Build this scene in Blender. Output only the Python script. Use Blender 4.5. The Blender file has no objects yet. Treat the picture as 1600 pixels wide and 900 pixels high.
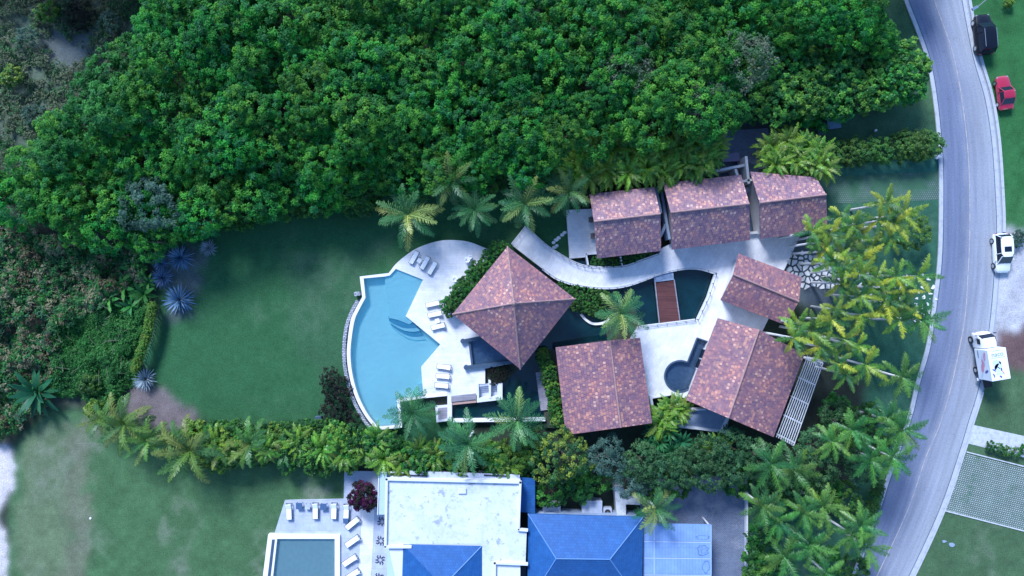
import bpy, bmesh, math, random
import numpy as np
from mathutils import Vector, Matrix, geometry
R = math.radians
random.seed(7)
rng = np.random.default_rng(11)
scene = bpy.context.scene
col = scene.collection
# ------------------------------------------------------------------ camera, sky, sun
H = 80.0; F = 1050.0                     # drone height in metres, focal length in 1600 px wide pixels
cam = bpy.data.cameras.new('camera'); camo = bpy.data.objects.new('camera', cam); col.objects.link(camo)
cam.sensor_width = 36; cam.lens = F/1600*36; cam.clip_end = 9000; cam.clip_start = 0.5
camo.location = (0, 0, H); scene.camera = camo
SUN_EL, SUN_AZ = R(38), R(-24)           # azimuth measured from +Y towards +X
world = bpy.data.worlds.new('World'); scene.world = world; world.use_nodes = True
wn = world.node_tree.nodes; wl = world.node_tree.links
sky = wn.new('ShaderNodeTexSky'); sky.sky_type = 'NISHITA'; sky.sun_disc = False
sky.sun_elevation = SUN_EL; sky.sun_rotation = SUN_AZ; sky.ozone_density = 2.5; sky.air_density = 1.0; sky.dust_density = 0.3
wl.new(sky.outputs[0], wn['Background'].inputs[0]); wn['Background'].inputs[1].default_value = 0.15
sl = bpy.data.lights.new('sun', 'SUN'); sl.energy = 3.5; sl.angle = R(17); sl.color = (1.0, 0.95, 0.90)
so = bpy.data.objects.new('sun', sl); col.objects.link(so)
sd = Vector((math.sin(SUN_AZ)*math.cos(SUN_EL), math.cos(SUN_AZ)*math.cos(SUN_EL), math.sin(SUN_EL)))
so.rotation_euler = sd.to_track_quat('Z', 'Y').to_euler(); so.location = sd*60 + Vector((0,0,60))
vs = scene.view_settings; vs.view_transform = 'Standard'; vs.look = 'None'; vs.gamma = 1; vs.exposure = 0.80
vs.use_white_balance = True; vs.white_balance_temperature = 5600; vs.white_balance_tint = 8
scene.cycles.max_bounces = 6; scene.cycles.transparent_max_bounces = 12

# ------------------------------------------------------------------ helpers
def at(px, py, z=0.0):
    k = (H - z)/F
    return Vector(((px-800)*k, (450-py)*k, z))
def ats(pts, z=0.0): return [at(x, y, z) for x, y in pts]
def M2(px): return px/13.125
def tag(o, label=None, cat=None, group=None, kind=None):
    if label: o['label'] = label
    if cat: o['category'] = cat
    if group: o['group'] = group
    if kind: o['kind'] = kind
    return o
def empty(name, loc, rz=0.0, label=None, cat=None, group=None):
    o = bpy.data.objects.new(name, None); col.objects.link(o); o.empty_display_size = .3
    o.location = loc; o.rotation_euler = (0, 0, rz); tag(o, label, cat, group); return o
def link(name, me, parent=None, loc=None):
    o = bpy.data.objects.new(name, me); col.objects.link(o)
    if parent: o.parent = parent
    if loc is not None: o.location = loc
    return o
def copy_tree(o, parent=None):
    c = o.copy(); col.objects.link(c)
    if parent: c.parent = parent
    for ch in list(o.children): copy_tree(ch, c)
    return c

class MB:
    def __init__(s): s.v = []; s.f = []; s.uv = []
    def face(s, pts, uvs=None):
        b = len(s.v); s.v += [tuple(p) for p in pts]; s.f.append(tuple(range(b, b+len(pts))))
        s.uv += list(uvs) if uvs else [(p[0], p[1]) for p in pts]
    def box(s, c, d, rz=0.0, rx=0.0, ry=0.0):
        m = Matrix.Translation(c) @ Matrix.Rotation(rz, 4, 'Z') @ Matrix.Rotation(ry, 4, 'Y') @ Matrix.Rotation(rx, 4, 'X')
        x, y, z = d[0]/2, d[1]/2, d[2]/2
        P = [m @ Vector(q) for q in ((-x,-y,-z),(x,-y,-z),(x,y,-z),(-x,y,-z),(-x,-y,z),(x,-y,z),(x,y,z),(-x,y,z))]
        for q in ((3,2,1,0),(4,5,6,7),(0,1,5,4),(1,2,6,5),(2,3,7,6),(3,0,4,7)): s.face([P[i] for i in q])
    def prism(s, pts, z0, z1, holes=(), bottom=False):
        loops = [[Vector((p[0], p[1], z1)) for p in pts]] + [[Vector((p[0], p[1], z1)) for p in h] for h in holes]
        flat = [v for l in loops for v in l]
        for t in geometry.tessellate_polygon(loops):
            a, b, c = (flat[i] for i in t)
            if (b-a).cross(c-a).z < 0: a, c = c, a
            s.face([a, b, c])
            if bottom: s.face([Vector((q.x, q.y, z0)) for q in (c, b, a)])
        for li, l in enumerate(loops):
            area = sum(l[i].x*l[(i+1)%len(l)].y - l[(i+1)%len(l)].x*l[i].y for i in range(len(l)))
            ll = l if (area > 0) == (li == 0) else l[::-1]
            for i in range(len(ll)):
                a, b = ll[i], ll[(i+1)%len(ll)]
                s.face([(a.x,a.y,z0),(b.x,b.y,z0),(b.x,b.y,z1),(a.x,a.y,z1)])
    def tube(s, pts, rad, n=8, cap=True):
        pts = [Vector(p) for p in pts]; rings = []
        for i, p in enumerate(pts):
            d = (pts[min(i+1, len(pts)-1)] - pts[max(i-1, 0)]).normalized()
            a = d.orthogonal().normalized(); b = d.cross(a)
            r = rad[i] if hasattr(rad, '__len__') else rad
            rings.append([p + (a*math.cos(2*math.pi*k/n) + b*math.sin(2*math.pi*k/n))*r for k in range(n)])
        for i in range(len(rings)-1):
            for k in range(n):
                s.face([rings[i][k], rings[i][(k+1)%n], rings[i+1][(k+1)%n], rings[i+1][k]])
        if cap: s.face(rings[0][::-1]); s.face(rings[-1])
    def cyl(s, c, r, z0, z1, n=20, axis='Z'):
        if axis == 'Z': s.tube([(c[0],c[1],z0),(c[0],c[1],z1)], r, n)
        elif axis == 'Y': s.tube([(c[0],z0,c[1]),(c[0],z1,c[1])], r, n)
    def mesh(s, name, mat, bevel=0.0, merge=True):
        me = bpy.data.meshes.new(name); me.from_pydata(s.v, [], s.f)
        u = me.uv_layers.new(name='UVMap'); u.data.foreach_set('uv', np.array(s.uv, dtype=np.float32).ravel())
        if merge or bevel:
            bm = bmesh.new(); bm.from_mesh(me); bmesh.ops.remove_doubles(bm, verts=bm.verts, dist=1e-4)
            if bevel:
                es = [e for e in bm.edges if len(e.link_faces) == 2 and e.calc_face_angle(0) > .6]
                bmesh.ops.bevel(bm, geom=es, offset=bevel, segments=2, profile=.6, affect='EDGES', clamp_overlap=True)
            bm.to_mesh(me); bm.free()
        me.materials.append(mat); return me
    def build(s, name, mat, parent=None, bevel=0.0, loc=None):
        return link(name, s.mesh(name, mat, bevel), parent, loc)

def catmull(pts, n=6, closed=False):
    P = [np.array(p, float) for p in pts]; out = []
    N = len(P); rngi = range(N if closed else N-1)
    for i in rngi:
        p0 = P[(i-1)%N] if closed or i > 0 else 2*P[0]-P[1]
        p1 = P[i]; p2 = P[(i+1)%N]
        p3 = P[(i+2)%N] if closed or i+2 < N else 2*P[-1]-P[-2]
        for k in range(n):
            t = k/n
            out.append(tuple(.5*((2*p1)+(-p0+p2)*t+(2*p0-5*p1+4*p2-p3)*t*t+(-p0+3*p1-3*p2+p3)*t**3)))
    if not closed: out.append(tuple(P[-1]))
    return out
def offset_line(pts, d):
    P = [Vector((p[0], p[1])) for p in pts]; out = []
    for i in range(len(P)):
        t = (P[min(i+1, len(P)-1)] - P[max(i-1, 0)]).normalized()
        out.append(P[i] + Vector((-t.y, t.x))*d)
    return out

# ------------------------------------------------------------------ materials
def newmat(name):
    m = bpy.data.materials.new(name); m.use_nodes = True
    nt = m.node_tree; return m, nt, nt.nodes['Principled BSDF']
def N(nt, t, **kw):
    n = nt.nodes.new(t)
    for k, v in kw.items(): setattr(n, k, v)
    return n
def ramp(nt, stops):
    r = N(nt, 'ShaderNodeValToRGB'); e = r.color_ramp.elements
    while len(e) < len(stops): e.new(.5)
    for i, (p, c) in enumerate(stops): e[i].position = p; e[i].color = (*c, 1)
    return r
def flat(name, c, rough=.6, metal=0.0, var=.12, scale=3.0, bump=0.0, spec=.5, coat=0.0, bscale=None):
    m, nt, b = newmat(name); L = nt.links
    tc = N(nt, 'ShaderNodeTexCoord'); nz = N(nt, 'ShaderNodeTexNoise'); nz.inputs['Scale'].default_value = scale
    nz.inputs['Detail'].default_value = 8; nz.inputs['Roughness'].default_value = .7
    L.new(tc.outputs['Object'], nz.inputs['Vector'])
    r = ramp(nt, [(.3, tuple(x*(1-var) for x in c)), (.7, tuple(min(1, x*(1+var)) for x in c))])
    L.new(nz.outputs[0], r.inputs[0]); L.new(r.outputs[0], b.inputs['Base Color'])
    b.inputs['Roughness'].default_value = rough; b.inputs['Metallic'].default_value = metal
    b.inputs['Specular IOR Level'].default_value = spec; b.inputs['Coat Weight'].default_value = coat
    if bump:
        n2 = N(nt, 'ShaderNodeTexNoise'); n2.inputs['Scale'].default_value = bscale or scale*6; n2.inputs['Detail'].default_value = 5
        L.new(tc.outputs['Object'], n2.inputs['Vector'])
        bp = N(nt, 'ShaderNodeBump'); bp.inputs['Strength'].default_value = bump; bp.inputs['Distance'].default_value = .05
        L.new(n2.outputs[0], bp.inputs['Height']); L.new(bp.outputs[0], b.inputs['Normal'])
    return m
def multi_noise(name, layers, rough=.9, bump=.3, bscale=20, coord='Object', spec=.3):
    """layers: list of (scale, lo, hi, colour) mixed one over the other; first is base colour"""
    m, nt, b = newmat(name); L = nt.links
    tc = N(nt, 'ShaderNodeTexCoord'); cur = None
    for i, (sc, lo, hi, c) in enumerate(layers):
        if cur is None:
            rgb = N(nt, 'ShaderNodeRGB'); rgb.outputs[0].default_value = (*c, 1); cur = rgb.outputs[0]; continue
        nz = N(nt, 'ShaderNodeTexNoise'); nz.inputs['Scale'].default_value = sc; nz.inputs['Detail'].default_value = 6; nz.inputs['Roughness'].default_value = .65
        mp = N(nt, 'ShaderNodeMapping'); mp.inputs['Location'].default_value = (i*13.7, i*5.1, 0)
        L.new(tc.outputs[coord], mp.inputs[0]); L.new(mp.outputs[0], nz.inputs['Vector'])
        mr = N(nt, 'ShaderNodeMapRange'); mr.inputs[1].default_value = lo; mr.inputs[2].default_value = hi
        L.new(nz.outputs[0], mr.inputs[0])
        mx = N(nt, 'ShaderNodeMix', data_type='RGBA'); L.new(mr.outputs[0], mx.inputs[0]); L.new(cur, mx.inputs[6]); mx.inputs[7].default_value = (*c, 1)
        cur = mx.outputs[2]
    L.new(cur, b.inputs['Base Color']); b.inputs['Roughness'].default_value = rough; b.inputs['Specular IOR Level'].default_value = spec
    if bump:
        n2 = N(nt, 'ShaderNodeTexNoise'); n2.inputs['Scale'].default_value = bscale; n2.inputs['Detail'].default_value = 6
        L.new(tc.outputs[coord], n2.inputs['Vector'])
        bp = N(nt, 'ShaderNodeBump'); bp.inputs['Strength'].default_value = bump; bp.inputs['Distance'].default_value = .05
        L.new(n2.outputs[0], bp.inputs['Height']); L.new(bp.outputs[0], b.inputs['Normal'])
    return m
def tile_mat(name, stops, w=.21, h=.32, mortar=.012, wear=(.36,.19,.13)):
    m, nt, b = newmat(name); L = nt.links
    tc = N(nt, 'ShaderNodeTexCoord')
    br = N(nt, 'ShaderNodeTexBrick'); L.new(tc.outputs['UV'], br.inputs['Vector'])
    br.inputs['Color1'].default_value = (0,0,0,1); br.inputs['Color2'].default_value = (1,1,1,1); br.inputs['Mortar'].default_value = (0,0,0,1)
    br.inputs['Scale'].default_value = 1; br.inputs['Brick Width'].default_value = w; br.inputs['Row Height'].default_value = h
    br.inputs['Mortar Size'].default_value = mortar; br.inputs['Mortar Smooth'].default_value = .3
    nz = N(nt, 'ShaderNodeTexNoise'); nz.inputs['Scale'].default_value = .55; nz.inputs['Detail'].default_value = 5
    L.new(tc.outputs['UV'], nz.inputs['Vector'])
    ad = N(nt, 'ShaderNodeMath', operation='MULTIPLY_ADD'); L.new(nz.outputs[0], ad.inputs[0]); ad.inputs[1].default_value = .08; ad.inputs[2].default_value = -.04
    su = N(nt, 'ShaderNodeSeparateXYZ'); L.new(tc.outputs['UV'], su.inputs[0])
    def mth(op, a, b=None, c=None):
        n = N(nt, 'ShaderNodeMath', operation=op)
        for i_, q in enumerate((a, b, c)):
            if q is None: continue
            if isinstance(q, (int, float)): n.inputs[i_].default_value = q
            else: L.new(q, n.inputs[i_])
        return n.outputs[0]
    row = mth('FLOOR', mth('DIVIDE', su.outputs[1], h)); par = mth('MULTIPLY', mth('FLOORED_MODULO', row, 2.0), .5)
    cell = mth('FLOOR', mth('ADD', mth('DIVIDE', su.outputs[0], w), par))
    cb = N(nt, 'ShaderNodeCombineXYZ'); L.new(cell, cb.inputs[0]); L.new(row, cb.inputs[1])
    wn_ = N(nt, 'ShaderNodeTexWhiteNoise'); wn_.noise_dimensions = '3D'; L.new(cb.outputs[0], wn_.inputs['Vector'])
    a2 = N(nt, 'ShaderNodeMath', operation='ADD'); L.new(wn_.outputs['Value'], a2.inputs[0]); L.new(ad.outputs[0], a2.inputs[1])
    r = ramp(nt, stops); L.new(a2.outputs[0], r.inputs[0])
    nl = N(nt, 'ShaderNodeTexNoise'); nl.inputs['Scale'].default_value = .42; nl.inputs['Detail'].default_value = 7; nl.inputs['Roughness'].default_value = .7; L.new(tc.outputs['UV'], nl.inputs['Vector'])
    ml = N(nt, 'ShaderNodeMapRange'); ml.inputs[1].default_value = .42; ml.inputs[2].default_value = .68; ml.inputs[4].default_value = .75; L.new(nl.outputs[0], ml.inputs[0])
    wm = N(nt, 'ShaderNodeMix', data_type='RGBA', blend_type='MULTIPLY'); L.new(ml.outputs[0], wm.inputs[0]); L.new(r.outputs[0], wm.inputs[6]); wm.inputs[7].default_value = (1.75, 1.35, 1.0, 1); r = wm
    mx = N(nt, 'ShaderNodeMix', data_type='RGBA'); L.new(br.outputs['Fac'], mx.inputs[0]); L.new(wm.outputs[2], mx.inputs[6]); mx.inputs[7].default_value = (.075,.04,.055,1)
    n3 = N(nt, 'ShaderNodeTexNoise'); n3.inputs['Scale'].default_value = 9; n3.inputs['Detail'].default_value = 4; L.new(tc.outputs['UV'], n3.inputs['Vector'])
    m3 = N(nt, 'ShaderNodeMapRange'); m3.inputs[1].default_value = .3; m3.inputs[2].default_value = .75; m3.inputs[3].default_value = .85; m3.inputs[4].default_value = 1.18
    L.new(n3.outputs[0], m3.inputs[0])
    mm = N(nt, 'ShaderNodeVectorMath', operation='SCALE'); L.new(mx.outputs[2], mm.inputs[0]); L.new(m3.outputs[0], mm.inputs['Scale'])
    L.new(mm.outputs[0], b.inputs['Base Color']); b.inputs['Roughness'].default_value = .62; b.inputs['Specular IOR Level'].default_value = .45
    # overlapping courses: each row rises towards its lower edge
    sep = N(nt, 'ShaderNodeSeparateXYZ'); L.new(tc.outputs['UV'], sep.inputs[0])
    md = N(nt, 'ShaderNodeMath', operation='WRAP'); L.new(sep.outputs[1], md.inputs[0]); md.inputs[1].default_value = h; md.inputs[2].default_value = 0
    dv = N(nt, 'ShaderNodeMath', operation='MULTIPLY_ADD'); L.new(md.outputs[0], dv.inputs[0]); dv.inputs[1].default_value = -1/h; dv.inputs[2].default_value = 1
    s2 = N(nt, 'ShaderNodeMath', operation='MULTIPLY_ADD'); L.new(wn_.outputs['Value'], s2.inputs[0]); s2.inputs[1].default_value = .5; L.new(dv.outputs[0], s2.inputs[2])
    bp = N(nt, 'ShaderNodeBump'); bp.inputs['Strength'].default_value = .8; bp.inputs['Distance'].default_value = .03
    L.new(s2.outputs[0], bp.inputs['Height']); L.new(bp.outputs[0], b.inputs['Normal'])
    return m
def grid_mat(name, c1, c2, gap, w, h, mortar, rough=.8, off=.5, patch=None, bump=.4):
    m, nt, b = newmat(name); L = nt.links
    tc = N(nt, 'ShaderNodeTexCoord'); br = N(nt, 'ShaderNodeTexBrick'); br.offset = off
    L.new(tc.outputs['UV'], br.inputs['Vector']); br.inputs['Color1'].default_value = (*c1, 1); br.inputs['Color2'].default_value = (*c2, 1); br.inputs['Mortar'].default_value = (*gap, 1)
    br.inputs['Scale'].default_value = 1; br.inputs['Brick Width'].default_value = w; br.inputs['Row Height'].default_value = h; br.inputs['Mortar Size'].default_value = mortar
    nz = N(nt, 'ShaderNodeTexNoise'); nz.inputs['Scale'].default_value = .6; nz.inputs['Detail'].default_value = 8; nz.inputs['Roughness'].default_value = .75
    L.new(tc.outputs['UV'], nz.inputs['Vector'])
    m3 = N(nt, 'ShaderNodeMapRange'); m3.inputs[1].default_value = .3; m3.inputs[2].default_value = .7; m3.inputs[3].default_value = .8; m3.inputs[4].default_value = 1.15
    L.new(nz.outputs[0], m3.inputs[0])
    mm = N(nt, 'ShaderNodeVectorMath', operation='SCALE'); L.new(br.outputs['Color'], mm.inputs[0]); L.new(m3.outputs[0], mm.inputs['Scale'])
    cur = mm.outputs[0]
    if patch:
        pc, lo, hi, sc = patch
        n4 = N(nt, 'ShaderNodeTexNoise'); n4.inputs['Scale'].default_value = sc; n4.inputs['Detail'].default_value = 7; n4.inputs['Roughness'].default_value = .7
        L.new(tc.outputs['UV'], n4.inputs['Vector']); m4 = N(nt, 'ShaderNodeMapRange'); m4.inputs[1].default_value = lo; m4.inputs[2].default_value = hi
        L.new(n4.outputs[0], m4.inputs[0]); mx = N(nt, 'ShaderNodeMix', data_type='RGBA'); L.new(m4.outputs[0], mx.inputs[0]); L.new(cur, mx.inputs[6]); mx.inputs[7].default_value = (*pc, 1); cur = mx.outputs[2]
    L.new(cur, b.inputs['Base Color']); b.inputs['Roughness'].default_value = rough; b.inputs['Specular IOR Level'].default_value = .3
    bp = N(nt, 'ShaderNodeBump'); bp.inputs['Strength'].default_value = bump; bp.inputs['Distance'].default_value = .02; bp.invert = True
    L.new(br.outputs['Fac'], bp.inputs['Height']); L.new(bp.outputs[0], b.inputs['Normal'])
    return m
def leaf_mat(name, rough=.5, trans=.3, hue=.018, val=.22, spec=.4):
    m, nt, b = newmat(name); L = nt.links
    a = N(nt, 'ShaderNodeAttribute'); a.attribute_name = 'tint'
    oi = N(nt, 'ShaderNodeObjectInfo')
    hs = N(nt, 'ShaderNodeHueSaturation'); L.new(a.outputs['Color'], hs.inputs['Color'])
    m1 = N(nt, 'ShaderNodeMapRange'); m1.inputs[3].default_value = .5-hue; m1.inputs[4].default_value = .5+hue; L.new(oi.outputs['Random'], m1.inputs[0]); L.new(m1.outputs[0], hs.inputs['Hue'])
    mu = N(nt, 'ShaderNodeMath', operation='MULTIPLY'); mu.inputs[1].default_value = 7.31; L.new(oi.outputs['Random'], mu.inputs[0])
    fr = N(nt, 'ShaderNodeMath', operation='FRACT'); L.new(mu.outputs[0], fr.inputs[0])
    m2 = N(nt, 'ShaderNodeMapRange'); m2.inputs[3].default_value = 1-val; m2.inputs[4].default_value = 1+val; L.new(fr.outputs[0], m2.inputs[0]); L.new(m2.outputs[0], hs.inputs['Value'])
    L.new(hs.outputs[0], b.inputs['Base Color']); b.inputs['Roughness'].default_value = rough; b.inputs['Specular IOR Level'].default_value = spec
    tr = N(nt, 'ShaderNodeBsdfTranslucent'); L.new(hs.outputs[0], tr.inputs[0])
    mx = N(nt, 'ShaderNodeMixShader'); mx.inputs[0].default_value = trans
    L.new(b.outputs[0], mx.inputs[1]); L.new(tr.outputs[0], mx.inputs[2])
    L.new(mx.outputs[0], nt.nodes['Material Output'].inputs[0]); return m
def water_mat(name, tintc, rough=.03, bscale=3.0, bstr=.05):
    m, nt, b = newmat(name); L = nt.links
    tr = N(nt, 'ShaderNodeBsdfTransparent'); tr.inputs[0].default_value = (*tintc, 1)
    gl = N(nt, 'ShaderNodeBsdfGlossy'); gl.inputs['Roughness'].default_value = rough
    fr = N(nt, 'ShaderNodeFresnel'); fr.inputs[0].default_value = 1.33
    tc = N(nt, 'ShaderNodeTexCoord'); nz = N(nt, 'ShaderNodeTexNoise'); nz.inputs['Scale'].default_value = bscale; nz.inputs['Detail'].default_value = 3
    L.new(tc.outputs['Object'], nz.inputs['Vector'])
    bp = N(nt, 'ShaderNodeBump'); bp.inputs['Strength'].default_value = bstr; bp.inputs['Distance'].default_value = .1; L.new(nz.outputs[0], bp.inputs['Height'])
    L.new(bp.outputs[0], gl.inputs['Normal']); L.new(bp.outputs[0], fr.inputs['Normal'])
    mx = N(nt, 'ShaderNodeMixShader'); L.new(fr.outputs[0], mx.inputs[0]); L.new(tr.outputs[0], mx.inputs[1]); L.new(gl.outputs[0], mx.inputs[2])
    L.new(mx.outputs[0], nt.nodes['Material Output'].inputs[0]); return m

MT = {}
MT['deck'] = None
MT['coping'] = flat('coping_stone', (.74,.73,.76), .6, var=.08, scale=2)
MT['white'] = flat('white_paint', (.63,.64,.69), .55, var=.06, scale=1.5)
MT['rail'] = flat('grey_metal', (.22,.23,.26), .4, metal=.6, var=.05)
MT['poolfloor'] = flat('pool_plaster', (.58,.95,.99), .7, var=.06, scale=.25)
MT['poolshelf'] = flat('pool_shelf_plaster', (.54,.90,.94), .7, var=.05, scale=6)
MT['poolstep'] = flat('pool_step_tile', (.14,.42,.60), .6, var=.05)
MT['water'] = water_mat('pool_water', (.90,.99,1.0), bscale=2.2, bstr=.10)
MT['greywater'] = water_mat('grey_pool_water', (.80,.9,.92))
MT['pond'] = flat('pond_water', (.004,.022,.03), .06, var=.5, scale=.4, bump=.04, bscale=2)
MT['basin'] = flat('slate_basin', (.22,.29,.38), .5, var=.3, scale=3)
MT['basinwater'] = water_mat('basin_water', (.72,.82,.92))
MT['slate'] = flat('dark_slate', (.05,.08,.13), .4, var=.2, scale=3)
MT['stone'] = grid_mat('rough_stone', (.30,.32,.38), (.48,.50,.56), (.08,.09,.12), .35, .2, .03)
MT['tileA'] = tile_mat('clay_tiles_brown', [(0,(.145,.080,.13)),(.3,(.195,.108,.152)),(.6,(.225,.125,.158)),(.82,(.32,.165,.165)),(.95,(.40,.22,.18)),(1,(.54,.36,.32))])
MT['tileB'] = tile_mat('clay_tiles_plum', [(0,(.145,.088,.15)),(.3,(.20,.125,.18)),(.6,(.235,.145,.19)),(.82,(.34,.195,.205)),(.95,(.42,.26,.23)),(1,(.54,.40,.38))])
MT['ridge'] = flat('ridge_tile', (.30,.18,.18), .6, var=.3, scale=4)
MT['wood'] = grid_mat('brown_boards', (.085,.032,.035), (.12,.046,.046), (.025,.012,.014), 6, .14, .008)
MT['greywood'] = grid_mat('grey_boards', (.26,.25,.31), (.34,.32,.38), (.06,.06,.08), 5, .14, .012)
MT['plaster'] = flat('plaster_wall', (.55,.54,.56), .8, var=.12, scale=1)
MT['glass'] = flat('dark_glass', (.008,.014,.03), .12, var=.1, spec=.4)
MT['blueroof'] = grid_mat('blue_shingles', (.022,.085,.27), (.028,.105,.31), (.014,.06,.21), .3, .3, .012, rough=.5, bump=.15)
MT['flatroof'] = multi_noise('stained_membrane', [(0,0,0,(.57,.60,.66)), (.45,.42,.62,(.62,.66,.74)), (.30,.52,.60,(.54,.58,.66)), (1.1,.50,.62,(.50,.54,.62)), (.9,.58,.66,(.32,.35,.41)), (3.5,.60,.70,(.34,.37,.43))], rough=.75, bump=.15)
MT['bluewash'] = flat('blue_concrete', (.24,.30,.43), .8, var=.15, scale=1)
MT['palebl'] = grid_mat('terrace_tile', (.40,.44,.56), (.45,.49,.60), (.32,.36,.46), .9, .9, .01)
MT['cobble'] = grid_mat('cobble_driveway', (.15,.19,.30), (.22,.25,.34), (.08,.10,.15), .22, .12, .02, patch=((.36,.36,.42), .58, .78, .35))
MT['carport'] = grid_mat('carport_sheet', (.20,.31,.58), (.22,.33,.60), (.14,.23,.47), .35, 3.0, .015, rough=.45, off=0)
MT['grasspave'] = grid_mat('grass_pavers', (.30,.33,.35), (.38,.40,.42), (.06,.11,.08), .24, .24, .05, off=.5, patch=((.06,.13,.085), .56, .68, .5))
MT['grasspave2'] = grid_mat('grass_pavers_worn', (.14,.19,.19), (.18,.23,.23), (.06,.11,.08), .24, .24, .06, off=.5, patch=((.045,.115,.065), .40, .58, .35))
MT['concrete'] = multi_noise('worn_concrete', [(0,0,0,(.50,.52,.58)), (2,.45,.65,(.36,.39,.42)), (8,.6,.7,(.24,.28,.26))])
MT['kerb'] = multi_noise('kerb_concrete', [(0,0,0,(.42,.44,.50)), (1.5,.5,.7,(.30,.32,.36)), (7,.6,.75,(.18,.19,.22))])
MT['gravel'] = multi_noise('pale_gravel', [(0,0,0,(.46,.46,.50)), (.6,.45,.65,(.33,.31,.30)), (5,.5,.7,(.56,.57,.62))], bscale=30, bump=.6)
MT['soil'] = multi_noise('garden_soil', [(0,0,0,(.035,.05,.035)), (1,.4,.7,(.06,.055,.045))])
MT['bark'] = flat('bark', (.13,.10,.08), .9, var=.3, scale=4)
MT['palebark'] = flat('pale_palm_bark', (.56,.56,.58), .8, var=.2, scale=5)
MT['leaf'] = leaf_mat('leaf', rough=.6, spec=.2, trans=.35); MT['gloss'] = leaf_mat('glossy_leaf', rough=.5, trans=.28, spec=.25)
MT['frond'] = leaf_mat('palm_leaf', rough=.42, trans=.25, hue=.015, val=.18)
MT['agave'] = leaf_mat('agave_leaf', rough=.5, trans=.05, hue=.01, val=.15)
MT['twig'] = flat('dry_twig', (.22,.19,.16), .9, var=.3)
MT['black'] = flat('black_rubber', (.015,.015,.018), .7)
MT['fabric'] = flat('white_fabric', (.80,.81,.85), .8, var=.03)
MT['cush'] = flat('navy_cushion', (.05,.10,.22), .8, var=.1)
MT['frame'] = flat('dark_frame', (.06,.06,.075), .5, var=.1)
MT['chrome'] = flat('bright_metal', (.6,.62,.66), .25, metal=.9, var=.03)
MT['wicker'] = flat('grey_wicker', (.13,.12,.13), .8, var=.3, scale=20)
MT['lightgl'] = flat('pale_glass', (.42,.54,.64), .15, var=.05, scale=1)
MT['lampgl'] = flat('lamp_glass', (.25,.27,.30), .15, var=.05)
def paint(n, c): return flat(n, c, .28, var=.02, coat=1.0, spec=.5)
MT['redp'] = paint('crimson_paint', (.33,.008,.04)); MT['blackp'] = flat('black_paint', (.004,.006,.014), .35, var=.02, spec=.3); MT['whitep'] = paint('white_car_paint', (.78,.79,.82))

MT['deck'] = grid_mat('pale_stone', (.66,.66,.70), (.73,.72,.75), (.55,.55,.61), 1.3, .32, .008, rough=.7, bump=.1, patch=((.52,.52,.58), .54, .80, .9))
# ------------------------------------------------------------------ ground zones
def inpoly(X, Y, poly):
    ins = np.zeros(X.shape, bool); n = len(poly); j = n-1
    for i in range(n):
        xi, yi = poly[i]; xj, yj = poly[j]
        if yi != yj:
            c = ((yi > Y) != (yj > Y)) & (X < (xj-xi)*(Y-yi)/(yj-yi)+xi)
            ins ^= c
        j = i
    return ins
def vnoise(X, Y, s, seed):
    r = np.random.default_rng(seed); T = r.random((256, 256))
    x = X/s; y = Y/s; xi = np.floor(x).astype(int); yi = np.floor(y).astype(int)
    fx = x-xi; fy = y-yi; fx = fx*fx*(3-2*fx); fy = fy*fy*(3-2*fy)
    g = lambda a, b: T[a % 256, b % 256]
    return (g(xi,yi)*(1-fx)+g(xi+1,yi)*fx)*(1-fy)+(g(xi,yi+1)*(1-fx)+g(xi+1,yi+1)*fx)*fy
def fbm(X, Y, s, seed): return sum(vnoise(X, Y, s/2**k, seed+k)*.5**(k+1) for k in range(4))/.9375

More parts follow.
